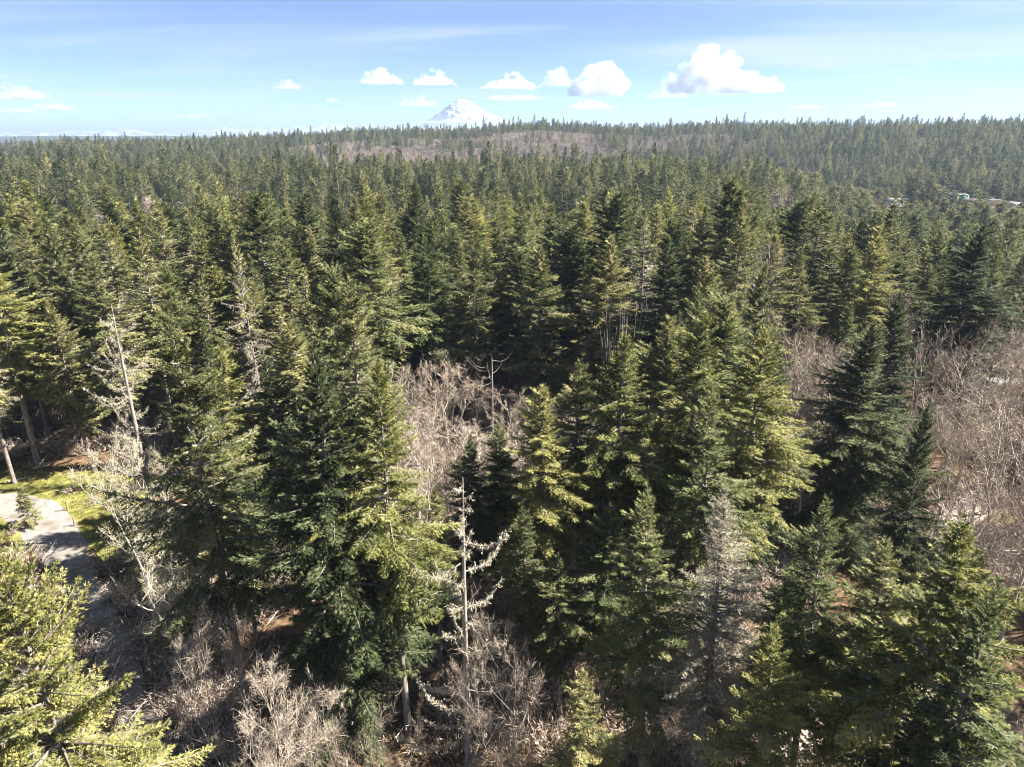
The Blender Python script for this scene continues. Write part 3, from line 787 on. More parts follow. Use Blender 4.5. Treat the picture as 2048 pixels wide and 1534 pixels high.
for _ in range(tries):
    a = random.uniform(-R(52), R(54)); d = math.sqrt(random.uniform(14 ** 2, 235 ** 2))
    x, y = d * math.sin(a), d * math.cos(a)
    col = project(x, y, 18.)[0]
    pb = project(x, y, 4.)[0]
    near_side = (pb < -330 or pb > 2140)
    pyb = project(x, y, 0.)[1]
    if 300 < pb < 600 and 935 < pyb < 1110: continue
    if pb < 330 and pyb > 952 and not near_side: continue
    if pb > 2140 and d < 75: continue
    if d < limit(col, x, y) and not near_side: continue
    if near_side and d < 30: continue
    sp_ = 5.4 + 2.8 * vnoise(x / 25., y / 25.)
    if not free(x, y, float(sp_)): continue
    cell.setdefault((int(x // 8), int(y // 8)), []).append((x, y, 2))
    cand.append((x, y, d, col))
cand.sort(key=lambda c: c[2])
keys = ['olive_a', 'olive_b', 'olive_c', 'deep_a', 'deep_b', 'blue_a', 'gold_a', 'gold_b', 'thin_a', 'pale_a', 'ragged_a', 'round_a']
def pick(x, y, col):
    v = float(fbm(x / 60. + 3, y / 60., 2))
    w = np.array([3, 3, 2, 2.2, 2.2, 1.0, 1.2, 1.0, 1.0, .22, 2.4, 2.2])
    if col < 620: w *= [1.5, 1.8, 1.2, .8, .6, .4, .9, 1.4, 1.6, 1.6, 1.2, .8]
    elif col < 1500: w *= [1, .9, 1, 1.4, 1.5, .9, 1, .8, .6, .5, 1, 1.1]
    else: w *= [.8, .7, .9, 1.5, 1.3, 2.2, .5, .5, .5, .8, .8, 1.4]
    if v > .55: w[3:6] *= 1.8
    return random.choices(keys, w)[0]
rest, n_ind = [], 0
for (x, y, d, col) in cand:
    h = random.gauss(30.0, 3.2) + 4.0 * (float(vnoise(x / 30., y / 30. + 40)) - .5)
    if col > 1500: h -= 4.5 * float(sstep(1500, 1850, col))
    if col < 350: h += 1.0
    h = min(max(h, 20), 38) * (1 if random.random() > .14 else random.uniform(.6, .85))
    key = pick(x, y, col)
    rad = random.uniform(3.6, 6.0) * (1.12 if key in ('olive_c', 'blue_a', 'gold_a') else 1) * (h / 30.) ** .8
    px, _ = project(x, y, h * .7)
    if n_ind < 262 and -60 < px < 2110:
        zone = ('behind the lawn' if px < 420 else 'behind the grass path' if px < 770 else 'behind the alder clearing' if px < 1235
                else 'behind the bright firs' if px < 1590 else 'behind the leafless grove')
        add_tree('fir_tree', key, x, y, h, FIRLAB[key] + ' ' + zone, 'fir tree', 'firs ' + zone, rad=rad); n_ind += 1
    else: rest.append((x, y, h, rad, key))

# ------------------------------------------------------------------ the far wood: one object, instanced on points
def low_fir(key, mat, seed, **kw):
    tr, li, fo, lc = fir(seed=seed, h=30., whorl=kw.pop('whorl', .85), nb=kw.pop('nb', 5), sp=kw.pop('sp', .42), bl=kw.pop('bl', .8), bw=kw.pop('bw', .34), fine=False, **kw)
    g = Geo(); V, T_, Q_, c = fo.merged(); g.add(V, T=T_, tint=c)
    gm = Geo(); Vt, Tt, Qt, ct = tr.merged()
    me = mesh_from(key, np.concatenate([V, Vt]), T_, Qt + len(V), [M[mat], M['bark']], [1] * len(Qt) + [0] * len(T_), np.concatenate([c, ct]))
    return me, kw['R_']
def scatter(name, P, Rz, S, idx, meshes, label, cat=None):
    tc_ = bpy.data.collections.new(name + '_templates')
    for i, me in enumerate(meshes):
        o = bpy.data.objects.new('%03d_%s' % (i, me.name), me); tc_.objects.link(o)
    me = bpy.data.meshes.new(name); P = np.asarray(P, np.float32)
    me.vertices.add(len(P)); me.vertices.foreach_set('co', P.ravel())
    a = me.attributes.new('rot', 'FLOAT_VECTOR', 'POINT'); a.data.foreach_set('vector', np.asarray(Rz, np.float32).ravel())
    a = me.attributes.new('scl', 'FLOAT_VECTOR', 'POINT'); a.data.foreach_set('vector', np.asarray(S, np.float32).ravel())
    a = me.attributes.new('idx', 'INT', 'POINT'); a.data.foreach_set('value', np.asarray(idx, np.int32))
    o = obj(name, me)
    ng = bpy.data.node_groups.new(name, 'GeometryNodeTree')
    ng.interface.new_socket('Geometry', in_out='INPUT', socket_type='NodeSocketGeometry')
    ng.interface.new_socket('Geometry', in_out='OUTPUT', socket_type='NodeSocketGeometry')
    N, L = ng.nodes, ng.links
    gi_, go = N.new('NodeGroupInput'), N.new('NodeGroupOutput')
    ip = N.new('GeometryNodeInstanceOnPoints'); ci = N.new('GeometryNodeCollectionInfo')
    ci.inputs['Collection'].default_value = tc_; ci.inputs['Separate Children'].default_value = True; ci.inputs['Reset Children'].default_value = True
    def na_(nm, ty):
        q = N.new('GeometryNodeInputNamedAttribute'); q.data_type = ty; q.inputs['Name'].default_value = nm; return q.outputs['Attribute']
    L.new(gi_.outputs[0], ip.inputs['Points']); L.new(ci.outputs[0], ip.inputs['Instance'])
    ip.inputs['Pick Instance'].default_value = True
    L.new(na_('idx', 'INT'), ip.inputs['Instance Index'])
    L.new(na_('rot', 'FLOAT_VECTOR'), ip.inputs['Rotation']); L.new(na_('scl', 'FLOAT_VECTOR'), ip.inputs['Scale'])
    L.new(ip.outputs[0], go.inputs[0])
    md = o.modifiers.new('scatter', 'NODES'); md.node_group = ng
    return tag(o, label, cat, kind='stuff')

MID = dict(whorl=.62, nb=6, sp=.30, bl=.55, bw=.26)
con = dict(P=[], R=[], S=[], I=[])
LOW = [low_fir('far_fir', 'fir_far', 41, cb=.12, R_=4.8, kind='mid'), low_fir('far_fir', 'fir_far', 42, cb=.18, R_=4.2, kind='narrow'),
       low_fir('far_fir', 'fir_far', 43, cb=.10, R_=5.2, kind='broad'), low_fir('far_fir', 'fir_far', 44, cb=.25, R_=4.2, kind='mid', gap=.15),
       low_fir('far_fir', 'fir_blue', 45, cb=.15, R_=4.8, kind='mid'), low_fir('far_fir', 'fir_olive', 46, cb=.15, R_=4.6, kind='mid'),
       low_fir('mid_fir', 'fir_olive', 81, cb=.2, R_=5.0, kind='mid', **MID), low_fir('mid_fir', 'fir_deep', 82, cb=.2, R_=5.2, kind='broad', **MID),
       low_fir('mid_fir', 'fir_deep', 83, cb=.2, R_=4.2, kind='narrow', **MID), low_fir('mid_fir', 'fir_gold', 84, cb=.25, R_=4.8, kind='mid', gap=.1, **MID),
       low_fir('mid_fir', 'fir_blue', 85, cb=.15, R_=5.2, kind='broad', droop=.4, **MID),
       low_fir('mid_fir', 'fir_deep', 86, cb=.28, R_=4.8, kind='round', gap=.12, **MID), low_fir('mid_fir', 'fir_olive', 87, cb=.36, R_=4.6, kind='mid', gap=.3, **MID),
       low_fir('far_fir', 'fir_far', 47, cb=.2, R_=4.8, kind='round', gap=.1)]
MIDKEY = {'olive_a': 6, 'olive_b': 6, 'olive_c': 6, 'deep_a': 7, 'deep_b': 8, 'blue_a': 10, 'gold_a': 9, 'gold_b': 9, 'thin_a': 9, 'pale_a': 6, 'ragged_a': 12, 'round_a': 11}
for (x, y, h, rad, key) in rest:
    k = MIDKEY[key]; rr_ = rad / LOW[k][1]
    con['P'].append((x, y, tz(x, y))); con['R'].append((0, 0, random.uniform(0, 6.28))); con['S'].append((rr_, rr_, h / 30.)); con['I'].append(k)
def far_bare(seed, **kw):
    wo, tw = bare_tree(seed, far=True, **kw)
    V, T_, Q_, c = tw.merged(); Vt, Tt, Qt, ct = wo.merged()
    return mesh_from('far_alder', np.concatenate([V, Vt]), T_, Qt + len(V), [M['twig_far'], M['bark_pale']], [1] * len(Qt) + [0] * len(T_), np.concatenate([c, ct]))
FB = [far_bare(51, h=17., spread=4.5, n1=18, n2=7, n3=7, n4=2, w=.16), far_bare(52, h=16., spread=5., stems=3, n1=24, n2=6, n3=7, n4=2, w=.16)]
ald = dict(P=[], R=[], S=[], I=[])
# jittered grid over the visible wedge, coarser with distance
def ring(d0, d1, step):
    X, Y = np.meshgrid(np.arange(-1.25 * d1, 1.25 * d1, step), np.arange(.45 * d0, d1, step))
    X = X.ravel() + rng.uniform(-.48, .48, X.size) * step; Y = Y.ravel() + rng.uniform(-.48, .48, Y.size) * step
    r_ = np.hypot(X, Y); k = (r_ >= d0) & (r_ < d1) & (np.abs(X) < 1.0 * Y + 20)
    return X[k], Y[k]
BUILT = [ground_at(1914, 392), ground_at(1945, 392), ground_at(1828, 384), ground_at(2032, 410), ground_at(1992, 396), ground_at(1785, 408)]
for d0, d1, step in ((235, 420, 6.8), (420, 760, 7.6), (760, 1420, 8.6), (1420, 1800, 9.)):
    X, Y = ring(d0, d1, step)
    Z = terrain(X, Y); r_ = np.hypot(X, Y); col = 1024 + 1452 * X / Y
    nb_ = fbm(X / 85., Y / 85., 3)
    # where the broadleaves grow: the lower face of the ridge in the middle, patches elsewhere
    face = sstep(830, 900, r_) * (1 - sstep(1215, 1290, r_)) * sstep(480, 700, col) * (1 - .55 * sstep(1280, 1600, col))
    pa = face * sstep(.30, .50, nb_) * .88 + .10 * (nb_ > .55) + .02 + .5 * sstep(.66, .74, fbm(X / 140. + 8, Y / 140., 2))
    bare_ = rng.random(len(X)) < pa
    # open valley floor round the buildings on the right
    open_ = (r_ > 400) & (r_ < 700) & (col > 1800) & (fbm(X / 40., Y / 40., 2) > .44)
    hh = rng.normal(29, 4.8, len(X)) + 4 * (nb_ - .5)
    hh = np.where(rng.random(len(X)) < .12, hh * .72, hh)
    hh = np.where((r_ > 1180), hh * rng.uniform(.85, 1.18, len(X)), hh)
    hh = np.where((r_ > 330) & (r_ < 720) & (col > 1500), hh * (1 - .64 * sstep(1500, 1780, col)), hh)
    for i in range(len(X)):
        if open_[i] and random.random() < .9: continue
        if r_[i] > 330 and any(abs(X[i] - q[0] * r_[i] / math.hypot(*q)) < 8.5 and -110 < r_[i] - math.hypot(*q) < 14 for q in BUILT): continue
        rz = random.uniform(0, 6.28)
        if bare_[i]:
            k = random.randrange(2); s = random.uniform(.85, 1.25) * (.5 if col[i] > 1650 and 330 < r_[i] < 720 else 1)
            ald['P'].append((X[i], Y[i], Z[i])); ald['R'].append((0, 0, rz)); ald['S'].append((s, s, s)); ald['I'].append(k)
        else:
            k = random.choices((0, 1, 2, 3, 4, 5, 13) if r_[i] > 330 else (6, 7, 8, 9, 10, 11, 12), [4, 3, 3, 3, 2, 1, 3] if r_[i] > 330 else [2, 3, 3, 2, 1, 2, 2])[0]
            rad = random.uniform(4.0, 6.0) * (1 if r_[i] < 760 else 1.15)
            con['P'].append((X[i], Y[i], Z[i])); con['R'].append((0, 0, rz)); con['S'].append((rad / LOW[k][1], rad / LOW[k][1], hh[i] / 30.)); con['I'].append(k)
scatter('conifer_forest', con['P'], con['R'], con['S'], con['I'], [q[0] for q in LOW], 'dense conifer forest rolling away over the valley and the far ridge', 'forest')
scatter('alder_wood', ald['P'], ald['R'], ald['S'], ald['I'], FB, 'grey leafless alder wood on the far ridge slope', 'forest')

# ------------------------------------------------------------------ undergrowth
def bush(seed, n, h, mat, w=.05, L=.5):
    g = np.random.default_rng(seed); q = Geo()
    P = np.column_stack([g.normal(0, .35, (n, 2)), np.zeros(n)])
    D = np.column_stack([P[:, :2] * 1.6 + g.normal(0, .35, (n, 2)), np.ones(n)])
    LL = h * g.uniform(.5, 1.1, n)
    blades(q, P, D, g.normal(0, 1, (n, 3)), LL, w, g.uniform(.2, .8, n))
    rep = np.repeat(np.arange(n), 6); D = unit(D)
    blades(q, P[rep] + D[rep] * (LL[rep] * g.uniform(.3, 1, len(rep)))[:, None], D[rep] + g.normal(0, .8, (len(rep), 3)), g.normal(0, 1, (len(rep), 3)), L * g.uniform(.4, 1.1, len(rep)), w * .8, g.uniform(.1, .9, len(rep)))
    return q.mesh('bush', [M[mat]])
def fern(seed, mat, n=14, L=.8, w=.2):
    g = np.random.default_rng(seed); q = Geo(); a = np.arange(n) * 2.4
    D = np.column_stack([np.cos(a), np.sin(a), g.uniform(.3, 1.2, n)])
    blades(q, np.zeros((n, 3)), D, np.tile([0, 0, 1.], (n, 1)), L * g.uniform(.6, 1.1, n), w, g.uniform(.2, .8, n))
    D = unit(D); blades(q, D * L * .6, D * [1, 1, -.3], np.tile([0, 0, 1.], (n, 1)), L * .5, w, g.uniform(.2, .8, n))
    return q.mesh('fern', [M[mat]])
M['bracken'] = leaf_mat('bracken', (.075, .048, .03), (.20, .135, .085), (.38, .285, .19), trans=.15, spread=.6, rough=.9)
M['fern'] = leaf_mat('fern', (.02, .035, .01), (.07, .085, .022), (.17, .165, .05), trans=.25, spread=.5)
UB = [bush(61, 26, 2.2, 'twig'), bush(62, 30, 1.6, 'bracken'), bush(63, 20, 2.8, 'twig'), fern(64, 'bracken'), fern(65, 'fern'), bush(66, 26, 1.2, 'fern', .09, .35), bush(67, 40, 1.0, 'bracken', .07, .4)]
up_ = dict(P=[], R=[], S=[], I=[])
strips = []
for o in (lawn, verge, drive, clearing, road, roadside, track):
    V = np.empty(len(o.data.vertices) * 3, np.float32); o.data.vertices.foreach_get('co', V); strips.append(V.reshape(-1, 3)[:, :2])
ST = np.concatenate(strips)
occ = set(map(tuple, np.floor(ST / .8).astype(int)))
for _ in range(30000):
    a = random.uniform(-R(44), R(46)); d = math.sqrt(random.uniform(20 ** 2, 150 ** 2))
    if d > 90 and random.random() < .5: continue
    x, y = d * math.sin(a), d * math.cos(a)
    if (int(x // .8), int(y // .8)) in occ: continue
    v = float(fbm(x / 9., y / 9., 2)); col = 1024 + 1452 * x / y
    if v < .33 or (col > 1500 and v < .5): continue
    w = [3, 2, 2, 1.5, 1.0, .8, 2.5]
    if 250 < col < 1000 and d < 60: w = [2, 4, 1.5, 3, .6, .4, 4]
    if col > 1500: w = [4, 1, 3, .8, .5, .6, 1.5]
    k = random.choices(range(7), w)[0]; s = random.uniform(.6, 1.25)
    up_['P'].append((x, y, tz(x, y) - .05)); up_['R'].append((0, 0, random.uniform(0, 6.28))); up_['S'].append((s * 1.25, s * 1.25, s)); up_['I'].append(k)
scatter('undergrowth', up_['P'], up_['R'], up_['S'], up_['I'], UB, 'brown bracken, ferns and bare brush covering the forest floor', 'undergrowth')

# grass tufts on the lawn and verges
def tuft(seed, mat):
    g = np.random.default_rng(seed); q = Geo(); n = 16
    blades(q, np.column_stack([g.normal(0, .12, (n, 2)), np.zeros(n)]), np.column_stack([g.normal(0, .5, (n, 2)), np.ones(n)]), g.normal(0, 1, (n, 3)), g.uniform(.08, .2, n), .03, g.uniform(.2, .9, n))
    return q.mesh('tuft', [M[mat]])
M['grass'] = leaf_mat('grass', (.07, .08, .02), (.16, .16, .045), (.32, .27, .11), trans=.3, spread=.5)
gr = dict(P=[], R=[], S=[], I=[])
for o, nn in ((lawn, 2600), (verge, 2600), (clearing, 500), (roadside, 500)):
    me = o.data; V = np.empty(len(me.vertices) * 3, np.float32); me.vertices.foreach_get('co', V); V = V.reshape(-1, 3)
    dr = np.empty(len(drive.data.vertices) * 3, np.float32); drive.data.vertices.foreach_get('co', dr); dset = set(map(tuple, np.floor(dr.reshape(-1, 3)[:, :2] / .8).astype(int)))
    for _ in range(nn):
        p = V[random.randrange(len(V))] + np.array([random.gauss(0, .4), random.gauss(0, .4), -.02])
        if (int(p[0] // .8), int(p[1] // .8)) in dset: continue
        s = random.uniform(.7, 1.6)
        gr['P'].append(p); gr['R'].append((0, 0, random.uniform(0, 6.28))); gr['S'].append((s, s, s)); gr['I'].append(0)
scatter('grass', gr['P'], gr['R'], gr['S'], gr['I'], [tuft(71, 'grass')], 'short yellow green grass on the lawn and verges', 'grass')

# ------------------------------------------------------------------ posts and logs by the drive
def post(px, py, h, label):
    x, y = ground_at(px, py); g = Geo(); z = tz(x, y)
    tube(g, [(0, 0, -.3), (.01, 0, h * .5), (.03, .01, h - .03), (.03, .01, h)], [.1, .1, .095, .05], 8)
    g.add([(.03, .01, h)] + [(.03 + .05 * math.cos(i * .785), .01 + .05 * math.sin(i * .785), h) for i in range(8)], T=[[0, 1 + i, 1 + (i + 1) % 8] for i in range(8)])
    o = obj('wooden_post', g.mesh('wooden_post', [M['wood']])); o.location = (x, y, z)
    return tag(o, label, 'post')
post(136, 1022, 1.6, 'upright brown wooden post on the verge past the drive bend')
post(150, 1052, 1.3, 'shorter brown wooden post beside the drive, under a tree shadow')
post(232, 1222, 1.5, 'brown wooden post under the leafless tree by the drive')
def log(name, p0, p1, r, mat, label, z0=None, z1=None):
    a = np.array([*ground_at(*p0), 0.]); b_ = np.array([*ground_at(*p1), 0.])
    a[2] = tz(a[0], a[1]) + (r if z0 is None else z0); b_[2] = tz(b_[0], b_[1]) + (r if z1 is None else z1)
    u = np.linspace(0, 1, 9)[:, None]; g = Geo(); g2 = np.random.default_rng(int(p0[0]))
    P = a + (b_ - a) * u + g2.normal(0, r * .35, (9, 3)) * [1, 1, .4]
    tube(g, P - a, np.linspace(r, r * .6, 9) * g2.uniform(.9, 1.1, 9), 8)
    for q in range(5):
        k = 2 + q; d = g2.normal(0, 1, 3); d[2] = abs(d[2])
        tube(g, P[k] - a + unit(d) * np.linspace(0, g2.uniform(.5, 1.4), 4)[:, None], np.linspace(r * .3, .02, 4), 4)
    o = obj(name, g.mesh(name, [M[mat]], True)); o.location = a
    return tag(o, label, 'log')
log('fallen_log', (18, 966), (62, 957), .16, 'bark_pale', 'pale fallen log lying at the wood edge above the lawn')
log('leaning_trunk', (378, 1312), (338, 1262), .22, 'bark_moss', 'mossy orange-brown trunk leaning over the brush', z0=.1, z1=3.2)

# ------------------------------------------------------------------ far buildings in the valley
M['wall_green'] = noise_mat('wall_green', [(.3, (.05, .16, .13)), (.7, (.07, .21, .17))], .8, .7, .05)
M['wall_cream'] = noise_mat('wall_cream', [(.3, (.55, .48, .28)), (.7, (.66, .58, .36))], .8, .7, .05)
M['trim'] = noise_mat('trim', [(.3, (.74, .74, .72)), (.7, (.82, .82, .8))], 1., .6, .02)
M['roof'] = noise_mat('roof', [(.3, (.16, .16, .16)), (.7, (.26, .255, .25))], .6, .7, .1)
M['roof_pale'] = noise_mat('roof_pale', [(.3, (.30, .30, .31)), (.7, (.42, .42, .42))], .6, .7, .1)
M['glass'] = noise_mat('glass', [(.3, (.03, .05, .08)), (.7, (.05, .09, .14))], 1., .15, 0)
def house(px, py, w, dp, h, rise, rz, wall, label, roof='roof', wins=4):
    x, y = ground_at(px, py); z = tz(x, y)
    e = empty('far_building', (x, y, z), rz)
    g = Geo()
    g.add([(-w/2, -dp/2, -.5), (w/2, -dp/2, -.5), (w/2, dp/2, -.5), (-w/2, dp/2, -.5), (-w/2, -dp/2, h), (w/2, -dp/2, h), (w/2, dp/2, h), (-w/2, dp/2, h), (0, -dp/2, h + rise), (0, dp/2, h + rise)],
          Q=[[0, 1, 5, 4], [1, 2, 6, 5], [2, 3, 7, 6], [3, 0, 4, 7]], T=[[4, 5, 8], [6, 7, 9]])
    obj('wall', g.mesh('wall', [M[wall]]), e)
    g = Geo(); o_ = .5
    for s in (-1, 1):
        n_ = [s * rise, 0, w / 2]; ex = s * (w / 2 + o_); ez = h - o_ * rise / (w / 2)
        a = [(0, -dp/2 - o_, h + rise + .03), (ex, -dp/2 - o_, ez + .03), (ex, dp/2 + o_, ez + .03), (0, dp/2 + o_, h + rise + .03)]
        g.add(a + [(q[0], q[1], q[2] + .25) for q in a], Q=[[0, 1, 2, 3], [4, 7, 6, 5], [0, 4, 5, 1], [1, 5, 6, 2], [2, 6, 7, 3]])
    obj('roof', g.mesh('roof', [M[roof]]), e)
    for s in (-1, 1):
        g = Geo(); ex = s * (w / 2 + o_ * .9); ez = h - o_ * rise / (w / 2)
        q0 = np.array([0, -dp/2 - o_ - .06, h + rise + .1]); q1 = np.array([ex, -dp/2 - o_ - .06, ez + .1])
        V = [q0, q1, q1 + [0, 0, .42], q0 + [0, 0, .42]]; V += [v + np.array([0, .05, 0]) for v in V]
        g.add(V, Q=[[0, 1, 2, 3], [4, 7, 6, 5], [3, 2, 6, 7], [0, 4, 5, 1]])
        obj('gable_trim', g.mesh('gable_trim', [M['trim']]), e)
        g = Geo(); box(g, (s * (w/2 + .02), -dp/2 - .02, h / 2), (.45, .3, h)); obj('corner_board', g.mesh('corner_board', [M['trim']]), e)
    for i in range(wins):
        g = Geo(); box(g, ((i - (wins - 1) / 2) * w / (wins + .3), -dp/2 - .03, h * .42), (w / (wins + 2.2), .12, h * .28)); wn_ = obj('window', g.mesh('window', [M['trim']]), e)
        g = Geo(); box(g, ((i - (wins - 1) / 2) * w / (wins + .3), -dp/2 - .06, h * .42), (w / (wins + 2.2) - .3, .14, h * .28 - .3)); obj('pane', g.mesh('pane', [M['glass']]), wn_)
    return tag(e, label, 'building')
house(1914, 391, 8.5, 14, 7.5, 1.2, R(6), 'wall_green', 'green-walled building with white edge trim in the valley', wins=2)
house(1945, 393, 15, 12, 3.6, 1.6, R(10), 'wall_cream', 'low grey-roofed building beside the green one', wins=4)
house(1826, 383, 14, 9, 3.0, 1.3, R(-8), 'wall_cream', 'low cream building with pale roof behind two tall pines', 'roof', wins=3)
house(2032, 410, 11, 8, 3.2, 1.4, R(15), 'trim', 'white shed among the young firs of the valley floor', 'roof_pale', wins=2)
house(1992, 396, 12, 9, 3.4, 1.6, R(-12), 'wall_cream', 'cream house with pale roof between the grey-roofed building and the white shed', 'roof', wins=3)
house(1785, 408, 11, 8, 3.2, 2.2, R(24), 'trim', 'white gabled house half hidden in firs in front of the cream building', 'roof_pale', wins=2)

# ------------------------------------------------------------------ snow mountains
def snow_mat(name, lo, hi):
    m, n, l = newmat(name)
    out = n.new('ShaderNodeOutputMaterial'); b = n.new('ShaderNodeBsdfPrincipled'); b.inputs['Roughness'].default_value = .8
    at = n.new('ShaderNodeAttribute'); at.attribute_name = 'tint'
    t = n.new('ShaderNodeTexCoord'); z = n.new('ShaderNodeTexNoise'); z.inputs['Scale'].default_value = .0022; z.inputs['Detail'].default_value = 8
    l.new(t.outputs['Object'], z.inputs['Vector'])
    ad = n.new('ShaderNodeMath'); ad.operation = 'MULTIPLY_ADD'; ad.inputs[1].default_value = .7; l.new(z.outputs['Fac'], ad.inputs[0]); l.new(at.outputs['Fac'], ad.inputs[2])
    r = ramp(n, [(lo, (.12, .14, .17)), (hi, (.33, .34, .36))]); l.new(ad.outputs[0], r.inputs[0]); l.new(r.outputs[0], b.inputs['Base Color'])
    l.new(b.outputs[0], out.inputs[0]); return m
def heightfield(name, X, Y, Z, tint, mat):
    a, b_ = X.shape; i = np.arange(a - 1)[:, None] * b_; j = np.arange(b_ - 1)[None]
    Q = np.stack([i + j, i + j + 1, i + b_ + j + 1, i + b_ + j], -1).reshape(-1, 4)
    return obj(name, mesh_from(name, np.stack([X, Y, Z], -1).reshape(-1, 3), None, Q, [mat], None, tint.ravel(), True))
MD = 75000.
mx_, my_, mtop = above(924, 200, MD)
th = np.linspace(0, 2 * math.pi, 361)[:-1]; th = np.append(th, th[0]); rad_ = np.linspace(0, 1, 150) ** 1.15 * 8600
TH, RD = np.meshgrid(th, rad_)
prof = np.interp(RD, [0, 480, 900, 2200, 3600, 5600, 8600], [1.0, .99, .93, .71, .49, .22, -.10])
MX = np.cos(TH) * RD * .88 * (1 + .12 * np.cos(TH)); MY = np.sin(TH) * RD
rdg = lambda q: 1 - 2 * np.abs(q - .5)
rib = rdg(fbm(MX / 2100. + 11, MY / 2100. + 7, 5)) - .75
rib2 = rdg(fbm(MX / 760. + 3, MY / 760. + 1, 4)) - .75
env = sstep(250, 2200, RD) * (1 - .3 * sstep(5000, 8600, RD))
MZ = mtop * prof + (rib * 900 + rib2 * 420) * env + 60
slope = np.gradient(MZ, axis=0) / np.gradient(RD, axis=0)
mt = np.clip(.60 + (fbm(MX / 800. + 5 + MZ / 1500., MZ / 700. + MY / 1500., 4) - .5) * 1.5 + rib * .5 + .12 * (1 - RD / 8600) + .40 * np.cos(TH) - .2, 0, 1)  # left flank gets more dark rock, painting its shaded side into the colour
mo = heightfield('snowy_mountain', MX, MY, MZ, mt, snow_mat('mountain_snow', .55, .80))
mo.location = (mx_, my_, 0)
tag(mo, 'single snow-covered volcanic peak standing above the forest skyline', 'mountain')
# the range to its left and the low hills to the right
def mrange(name, cols, ys, dist, depth, seed, label, lo, hi):
    px = np.linspace(cols[0], cols[-1], 420); yy = np.interp(px, cols, ys)
    g = np.random.default_rng(seed)
    ang = np.arctan2(px - 1024, 1452)
    crest = (272 - yy) / 1452. * dist
    jag = fbm(px / 14. + seed, px * 0 + seed, 4) - .5
    v = np.linspace(-1, 1, 25)
    A, Vv = np.meshgrid(ang, v)
    C = crest[None] * (1 - np.abs(Vv) ** 1.2) * (1 + .55 * jag[None]) + (fbm(A * 95 + seed, Vv * 3.2 + seed, 4) - .5) * .8 * np.maximum(crest[None], 60) * (1 - np.abs(Vv))
    D = dist + Vv * depth
    t_ = np.clip(.45 + (C / (crest.max() + 1)) * .5 + (fbm(A * 140, Vv * 5, 3) - .5) * .9, 0, 1)
    o = heightfield(name, np.sin(A) * D, np.cos(A) * D, H + C - 120 * (np.abs(Vv) > .98), t_, snow_mat(name + '_snow', lo, hi))
    return tag(o, label, 'mountains')
mrange('mountain_range', [-200, 0, 60, 120, 190, 250, 320, 365, 400, 470, 540, 600, 660, 720, 800, 870, 960, 1060],
       [266, 268, 265, 266, 263, 259, 265, 270, 263, 258, 257, 255, 253, 252, 253, 254, 255, 258], 18000, 2400, 3, 'long pale snowy range low along the skyline beside the peak', .80, 1.25)
mrange('mountain_range', [1800, 1880, 1960, 2048, 2200], [266, 256, 254, 255, 258], 18000, 2000, 9, 'faint low hills showing just over the right-hand ridge', .6, 1.1)

# ------------------------------------------------------------------ clouds: closed volumes well outside the haze
def vol_mat(name, dens, col=(1, 1, 1), g=.0):
    m, n, l = newmat(name)
    out = n.new('ShaderNodeOutputMaterial'); v = n.new('ShaderNodeVolumePrincipled')
    v.inputs['Color'].default_value = (*col, 1); v.inputs['Density'].default_value = dens; v.inputs['Anisotropy'].default_value = g
    l.new(v.outputs[0], out.inputs['Volume']); return m
def cloud_mat(name, dens):
    m = vol_mat(name, dens, (.76, .78, .81), .25); n, l = m.node_tree.nodes, m.node_tree.links
    v = [q for q in n if q.type == 'PRINCIPLED_VOLUME'][0]
    t = n.new('ShaderNodeTexCoord'); z = n.new('ShaderNodeTexNoise'); z.inputs['Scale'].default_value = 1 / 330.; z.inputs['Detail'].default_value = 4; z.inputs['Roughness'].default_value = .6
    l.new(t.outputs['Object'], z.inputs['Vector'])
    mr = n.new('ShaderNodeMapRange'); mr.inputs['From Min'].default_value = .40; mr.inputs['From Max'].default_value = .62; mr.inputs['To Max'].default_value = dens
    l.new(z.outputs['Fac'], mr.inputs['Value']); l.new(mr.outputs[0], v.inputs['Density']); return m
M['cloud'] = cloud_mat('cloud', .0055)
M['cloud_thin'] = cloud_mat('cloud_thin', .0014)
BASE = 1250.
def ico(sub=2):
    import bmesh
    bm = bmesh.new(); bmesh.ops.create_icosphere(bm, subdivisions=sub, radius=1.)
    V = np.array([v.co[:] for v in bm.verts]); T_ = np.array([[v.index for v in f.verts] for f in bm.faces]); bm.free(); return V, T_
IV, IT = ico(2)
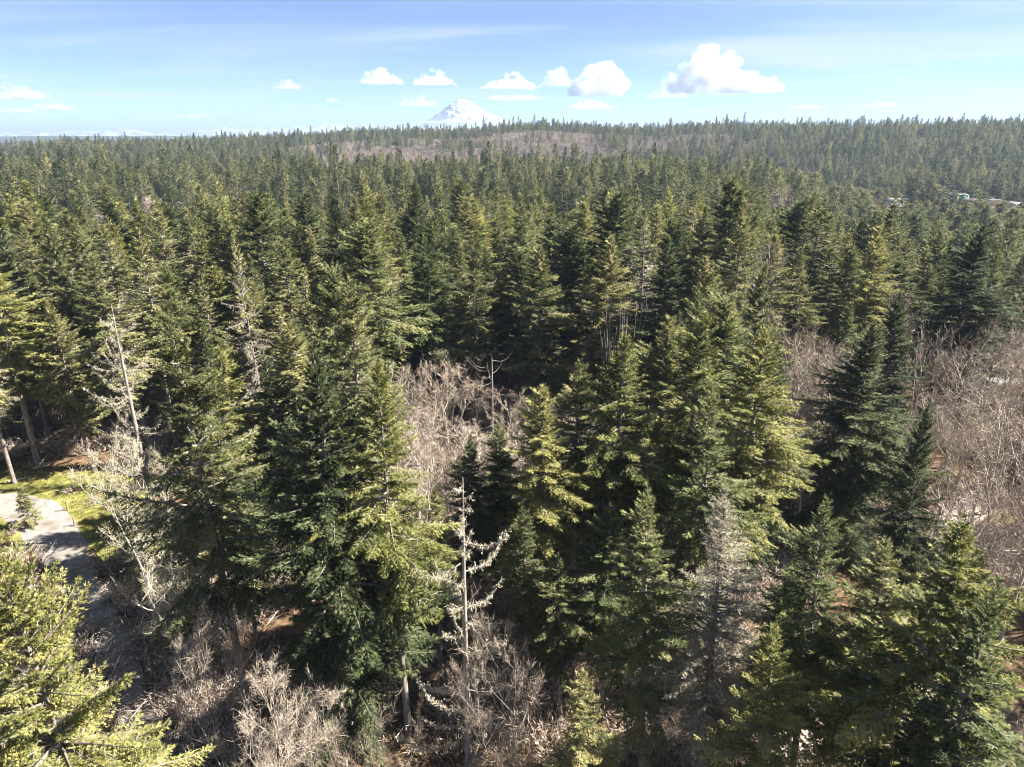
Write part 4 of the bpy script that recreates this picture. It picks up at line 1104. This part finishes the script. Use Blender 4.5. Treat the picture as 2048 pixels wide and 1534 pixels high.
def cloud(px, ytop, ybot, wpx, label, seed, lobes=26, mat='cloud', shape=None, dist=None):
    lobes = int(lobes * 1.7)
    g = np.random.default_rng(seed)
    el = PITCH * -1 - math.atan((ybot - 767) / F)
    dist = dist or (BASE - H) / math.tan(el)
    x, y, zb = above(px, ybot, dist)
    zt = above(px, ytop, dist)[2]
    sc_ = dist / 1452.
    W, Hh = wpx * sc_ * 1.06, zt - zb
    q = Geo()
    ang = math.atan2(x, y); rx, ry = math.cos(ang), -math.sin(ang)
    def lobe(cx_, cd, cz_, r_):
        V = IV * r_ * [g.uniform(1., 1.25), g.uniform(1., 1.25), g.uniform(.8, 1.05)]
        V[:, 2] = np.maximum(V[:, 2] + cz_, 0)
        V[:, 0] += cx_ * rx + cd * ry; V[:, 1] += cx_ * ry + cd * rx
        q.add(V, T=IT)
    for i in range(lobes):
        a = g.uniform(-1, 1)
        top_ = (1 - abs(a) ** 1.6) if shape is None else float(np.interp(a, shape[0], shape[1]))
        u = g.random()
        r_ = max(min(Hh * g.uniform(.14, .24), top_ * Hh * .5 + W * .02), W * .03)
        cz_ = u * max(top_ * Hh - r_, 0); ax = a * (W / 2 - r_); cd = g.normal(0, W * .12)
        lobe(ax, cd, cz_, r_)
        for k in range(4):          # smaller heads budding from each lobe
            d3 = unit(g.normal(0, 1, 3)); d3[2] = abs(d3[2]); r2 = r_ * g.uniform(.3, .55)
            lobe(ax + d3[0] * r_ * .95, cd + d3[1] * r_ * .95, cz_ + d3[2] * r_ * .85, r2)
    # a flat-bottomed body ties the lobes together
    V = IV * [W * .44, W * .26, Hh * .30]; V[:, 2] = np.maximum(V[:, 2] + Hh * .18, 0); q.add(V, T=IT)
    o = obj('cloud', q.mesh('cloud', [M[mat]])); o.location = (x, y, zb)
    rm = o.modifiers.new('remesh', 'REMESH'); rm.mode = 'VOXEL'; rm.voxel_size = max(W, Hh) / 80.
    tx = bpy.data.textures.new('puff%d' % seed, 'CLOUDS'); tx.noise_scale = Hh * .13; tx.noise_depth = 5
    dm = o.modifiers.new('puff', 'DISPLACE'); dm.texture = tx; dm.strength = Hh * .16; dm.mid_level = .5; dm.texture_coords = 'LOCAL'
    return tag(o, label, 'cloud')
TALL = ([-1, -.75, -.35, -.05, .2, .45, .7, 1], [.35, .7, .85, 1.0, .8, .45, .4, .2])
cloud(1428, 78, 186, 170, 'tallest white cumulus tower with a flat grey base', 101, 46, shape=TALL)
cloud(1500, 134, 186, 110, 'low white cumulus shoulder beside the tallest tower', 102, 24)
cloud(1195, 106, 192, 110, 'second tallest cumulus tower, right of the snowy peak', 103, 34, shape=([-1, -.5, 0, .4, .8, 1], [.4, .6, 1, .9, .7, .4]))
cloud(1112, 126, 172, 66, 'small cumulus with a bent tip beside the second tower', 104, 18)
cloud(1020, 138, 177, 110, 'white cumulus floating above and right of the snowy peak', 105, 24)
cloud(866, 132, 170, 88, 'white cumulus just above and left of the snowy peak', 106, 24)
cloud(762, 132, 168, 92, 'rounded cumulus two clouds left of the snowy peak', 107, 24)
cloud(576, 154, 178, 54, 'small triangular cumulus alone in open blue', 108, 16)
cloud(42, 158, 200, 88, 'cumulus heap at the far left over the forest', 109, 24)
cloud(106, 192, 222, 70, 'lower cumulus beneath the far left heap', 110, 20)
cloud(32, 206, 226, 70, 'flat low cumulus under the far left heap', 111, 16)
cloud(663, 189, 203, 30, 'tiny cumulus puff between the triangular one and the peak', 112, 10)
cloud(838, 184, 213, 90, 'faint low cloud bank just left of the snowy peak', 113, 20, 'cloud_thin')
cloud(1338, 153, 196, 78, 'faint cumulus between the two tall towers', 114, 22, 'cloud_thin')
cloud(1180, 193, 218, 88, 'low cumulus underneath the second tower', 115, 18)
cloud(1612, 201, 217, 62, 'small flat cumulus right of the tallest tower', 116, 14, 'cloud_thin')
cloud(1762, 192, 214, 58, 'small ragged cumulus over the right-hand ridge', 117, 14, 'cloud_thin')
cloud(1030, 180, 200, 130, 'thin flat cloud under the cumulus beside the peak', 118, 16, 'cloud_thin')
cloud(380, 222, 236, 90, 'thin low cloud strip over the snowy range', 119, 14, 'cloud_thin')
cloud(900, 236, 246, 120, 'flat white cloud band across the foot of the peak', 120, 18, dist=64000.)

# ------------------------------------------------------------------ haze
g = Geo(); zlo, zhi = float(gz.min()) - 1.5, 330.
box(g, (0, 0, (zlo + zhi) / 2), (82000, 82000, zhi - zlo))
hz = obj('haze', g.mesh('haze', [vol_mat('haze', 1.15e-4, (.31, .40, .57), .1)]))
tag(hz, kind='stuff')
